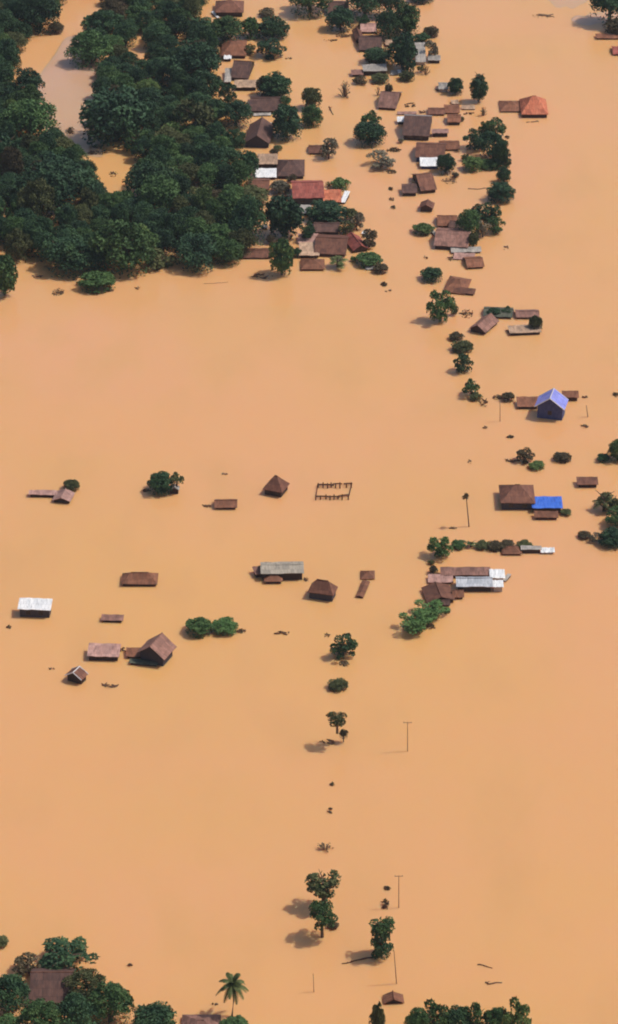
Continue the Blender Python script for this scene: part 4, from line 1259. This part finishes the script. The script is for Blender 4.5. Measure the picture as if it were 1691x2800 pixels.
T((1008, 2500, 1078, 2560), 'olive top crown of the dense dark tree pair', 'sparse', 'mid', base=2612, group=GV)
T((1008, 2525, 1078, 2622), 'dense dark tree beside a fallen trunk', 'ragged', 'dark', group=GV)
log([(1036, 2614), (1005, 2620), (970, 2628), (936, 2636)], 'dark fallen trunk lying left of the dense dark tree', r=0.22, name='fallen_tree', cat='fallen tree')
pole(1085, 2690, 2600, 'thin leaning pole below the dense dark tree', arm=0, r=0.11, xt=1078)
pole(859, 2712, 2662, 'thin faint pole left of the sunken reddish roof', arm=0, r=0.09, xt=857)
H((1046, 2709, 1106, 2745), 'sunken reddish gable roof with a black opening at the bottom', 'gable', 'y', hw=0.2, rise=0.9, yaw=4, roof='rust', wall='darkwood', name='hut', group=GS)
log([(1305, 2638), (1322, 2640), (1346, 2648)], 'curved drift log, upper one at the lower right', r=0.2, group=GD)
log([(1328, 2686), (1338, 2692), (1352, 2688), (1374, 2687)], 'bent drift log, lower one at the lower right', r=0.22, group=GD)
D((346, 2635, 366, 2644), 'tiny drift stick above the lower left trees', n=3, leaves=3, group=GD)
D((578, 2742, 596, 2752), 'tiny drift twigs left of the coconut palm', n=3, leaves=3, mat='deadwood', group=GD)
D((600, 1293, 625, 1301), 'thin drift stick above the steep purple brown house', n=3, leaves=3, mat='deadwood', group=GD)

# ---- coconut palm
g = at(635, 2778)
top = at_y(636, 2688, g.y)
pr = thing('coconut_palm', g, 'lone coconut palm with drooping fronds at the bottom', 'palm')
tm = MB()
tp = top - g
tm.tube([(0, 0, -2.5), (0, 0, 0), (tp.x + 0.25, 0, tp.z * 0.5), (tp.x, 0, tp.z)], [0.26, 0.24, 0.17, 0.14], 8)
link('trunk', tm.mesh('trunk', MAT['bark']), pr)
rp = random.Random(3)
for i in range(24):
    fm = MB()
    a = i * 2.39996 + rp.uniform(-.2, .2)
    el = 1.2 - 1.75 * i / 23
    pts = [p + tp for p in frond_pts(rp, a, el, rp.uniform(3.8, 4.6), rp.uniform(.38, .62))]
    add_frond(fm, pts, 0.78, 32, 0.07)
    link('frond', fm.mesh('frond', MAT['palm']), pr)
for k in range(6):
    cm = MB()
    a = k * math.tau / 6
    cm.tube([(tp.x + math.cos(a) * .3, math.sin(a) * .3, tp.z - .08), (tp.x + math.cos(a) * .34, math.sin(a) * .34, tp.z - .2), (tp.x + math.cos(a) * .36, math.sin(a) * .36, tp.z - .38)], [.05, .15, .06], 6)
    link('coconut', cm.mesh('coconut', MAT['bark']), pr)

# ---- bottom left clump
H((80, 2646, 208, 2756), 'large dark brown roofed house among trees at the lower left', 'gable', 'x', hw=1.2, rise=2.8, yaw=0, roof='slate', wall='darkwood', group=GH, cap='brown')
T((95, 2575, 255, 2665), 'leafy tree behind the large dark brown roof', 'ragged', 'dark', group=GV)
T((40, 2605, 120, 2670), 'ragged brownish tree behind the left corner of the large dark roof', 'sparse', 'brownish', group=GV)
T((-40, 2660, 80, 2790), 'dark tree left of the large dark brown roof', 'wood', 'dark', group=GV)
T((186, 2652, 296, 2750), 'leafy yellow green tree right of the large dark brown roof', 'wood', 'olive', group=GV)
T((240, 2680, 362, 2810), 'big dark tree at the right of the lower left clump', 'wood', 'mid', group=GV)
T((56, 2728, 172, 2850), 'green tree in front of the left half of the large dark roof', 'wood', 'mid', group=GV)
T((146, 2718, 262, 2840), 'dark green tree in front of the right half of the large dark roof', 'wood', 'dark', group=GV)
T((-40, 2780, 70, 2880), 'mid green tree in the lower left picture corner', 'wood', 'mid', group=GV)
T((-30, 2555, 20, 2592), 'small olive bush cut by the left picture edge above the clump', 'bush', 'olive', group=GB)
T((360, 2738, 486, 2850), 'rounded dark tree cut by the bottom edge, right of the clump', 'round', 'dark', group=GV)
H((495, 2774, 605, 2850), 'pinkish brown roof cut by the bottom edge beside the coconut palm', 'hip', hw=0.5, rise=1.6, roof='mauve', group=GH)
T((602, 2776, 682, 2835), 'green bush on the bottom edge below the coconut palm', 'bush', 'mid', group=GB)
T((1012, 2740, 1054, 2850), 'narrow shaggy green tree on the bottom edge below the sunken roof', 'tall', 'olive', group=GV)
T((1106, 2752, 1172, 2850), 'low left bushy tree of the bottom right row', 'wood', 'mid', group=GV)
T((1146, 2738, 1232, 2850), 'second bushy tree from the left in the bottom right row', 'ragged', 'mid', group=GV)
T((1208, 2752, 1288, 2850), 'third bushy tree from the left in the bottom right row, dark', 'wood', 'dark', group=GV)
T((1262, 2740, 1336, 2850), 'fourth bushy tree from the left in the bottom right row', 'ragged', 'mid', group=GV)
T((1316, 2752, 1396, 2850), 'fifth bushy tree from the left in the bottom right row', 'wood', 'mid', group=GV)
T((1376, 2734, 1452, 2860), 'tallest bushy tree at the right end of the bottom right row', 'ragged', 'bright', group=GV)
T((1246, 2752, 1268, 2775), 'little reddish sprig between trees of the bottom right row', 'dead', 'brownish', group=GB)

# ---- top right corner
T((1616, -40, 1720, 48), 'dark tree in the top right picture corner', 'round', 'teal', group=GV, base=62)
T((1655, 48, 1720, 95), 'brown bush below the dark corner tree', 'bush', 'brownish', group=GB)
H((1628, 92, 1700, 108), 'low rust brown roof near the top right corner', 'shed', hw=0.4, rise=0.3, roof='rust', wall='wood', name='shed', group=GS)
H((1672, 126, 1720, 152), 'rust red roof cut by the right edge near the top', 'gable', hw=0.5, rise=0.8, roof='red', wall='wood', name='shed', group=GS)
D((1448, 36, 1530, 52), 'long submerged drift mat near the top right', n=8, leaves=12, mat='deadwood', group=GD, hz=0.15)

# ------------------------------------------------------------------ thin humid air over the flood plain
hm, hnt, hp = new_mat('haze_air')
hnt.nodes.remove(hp)
pv = N(hnt, 'ShaderNodeVolumePrincipled')
pv.inputs['Color'].default_value = (0.86, 0.93, 1.0, 1)
pv.inputs['Density'].default_value = 0.000030
pv.inputs['Anisotropy'].default_value = 0.2
hnt.links.new(pv.outputs[0], hnt.nodes['Material Output'].inputs['Volume'])
hb = MB()
hb.box(-3100, 3100, -700, 6100, -41, CAM.z + 15)
hz_ = link('haze', hb.mesh('haze', hm))
tag(hz_, kind='stuff')
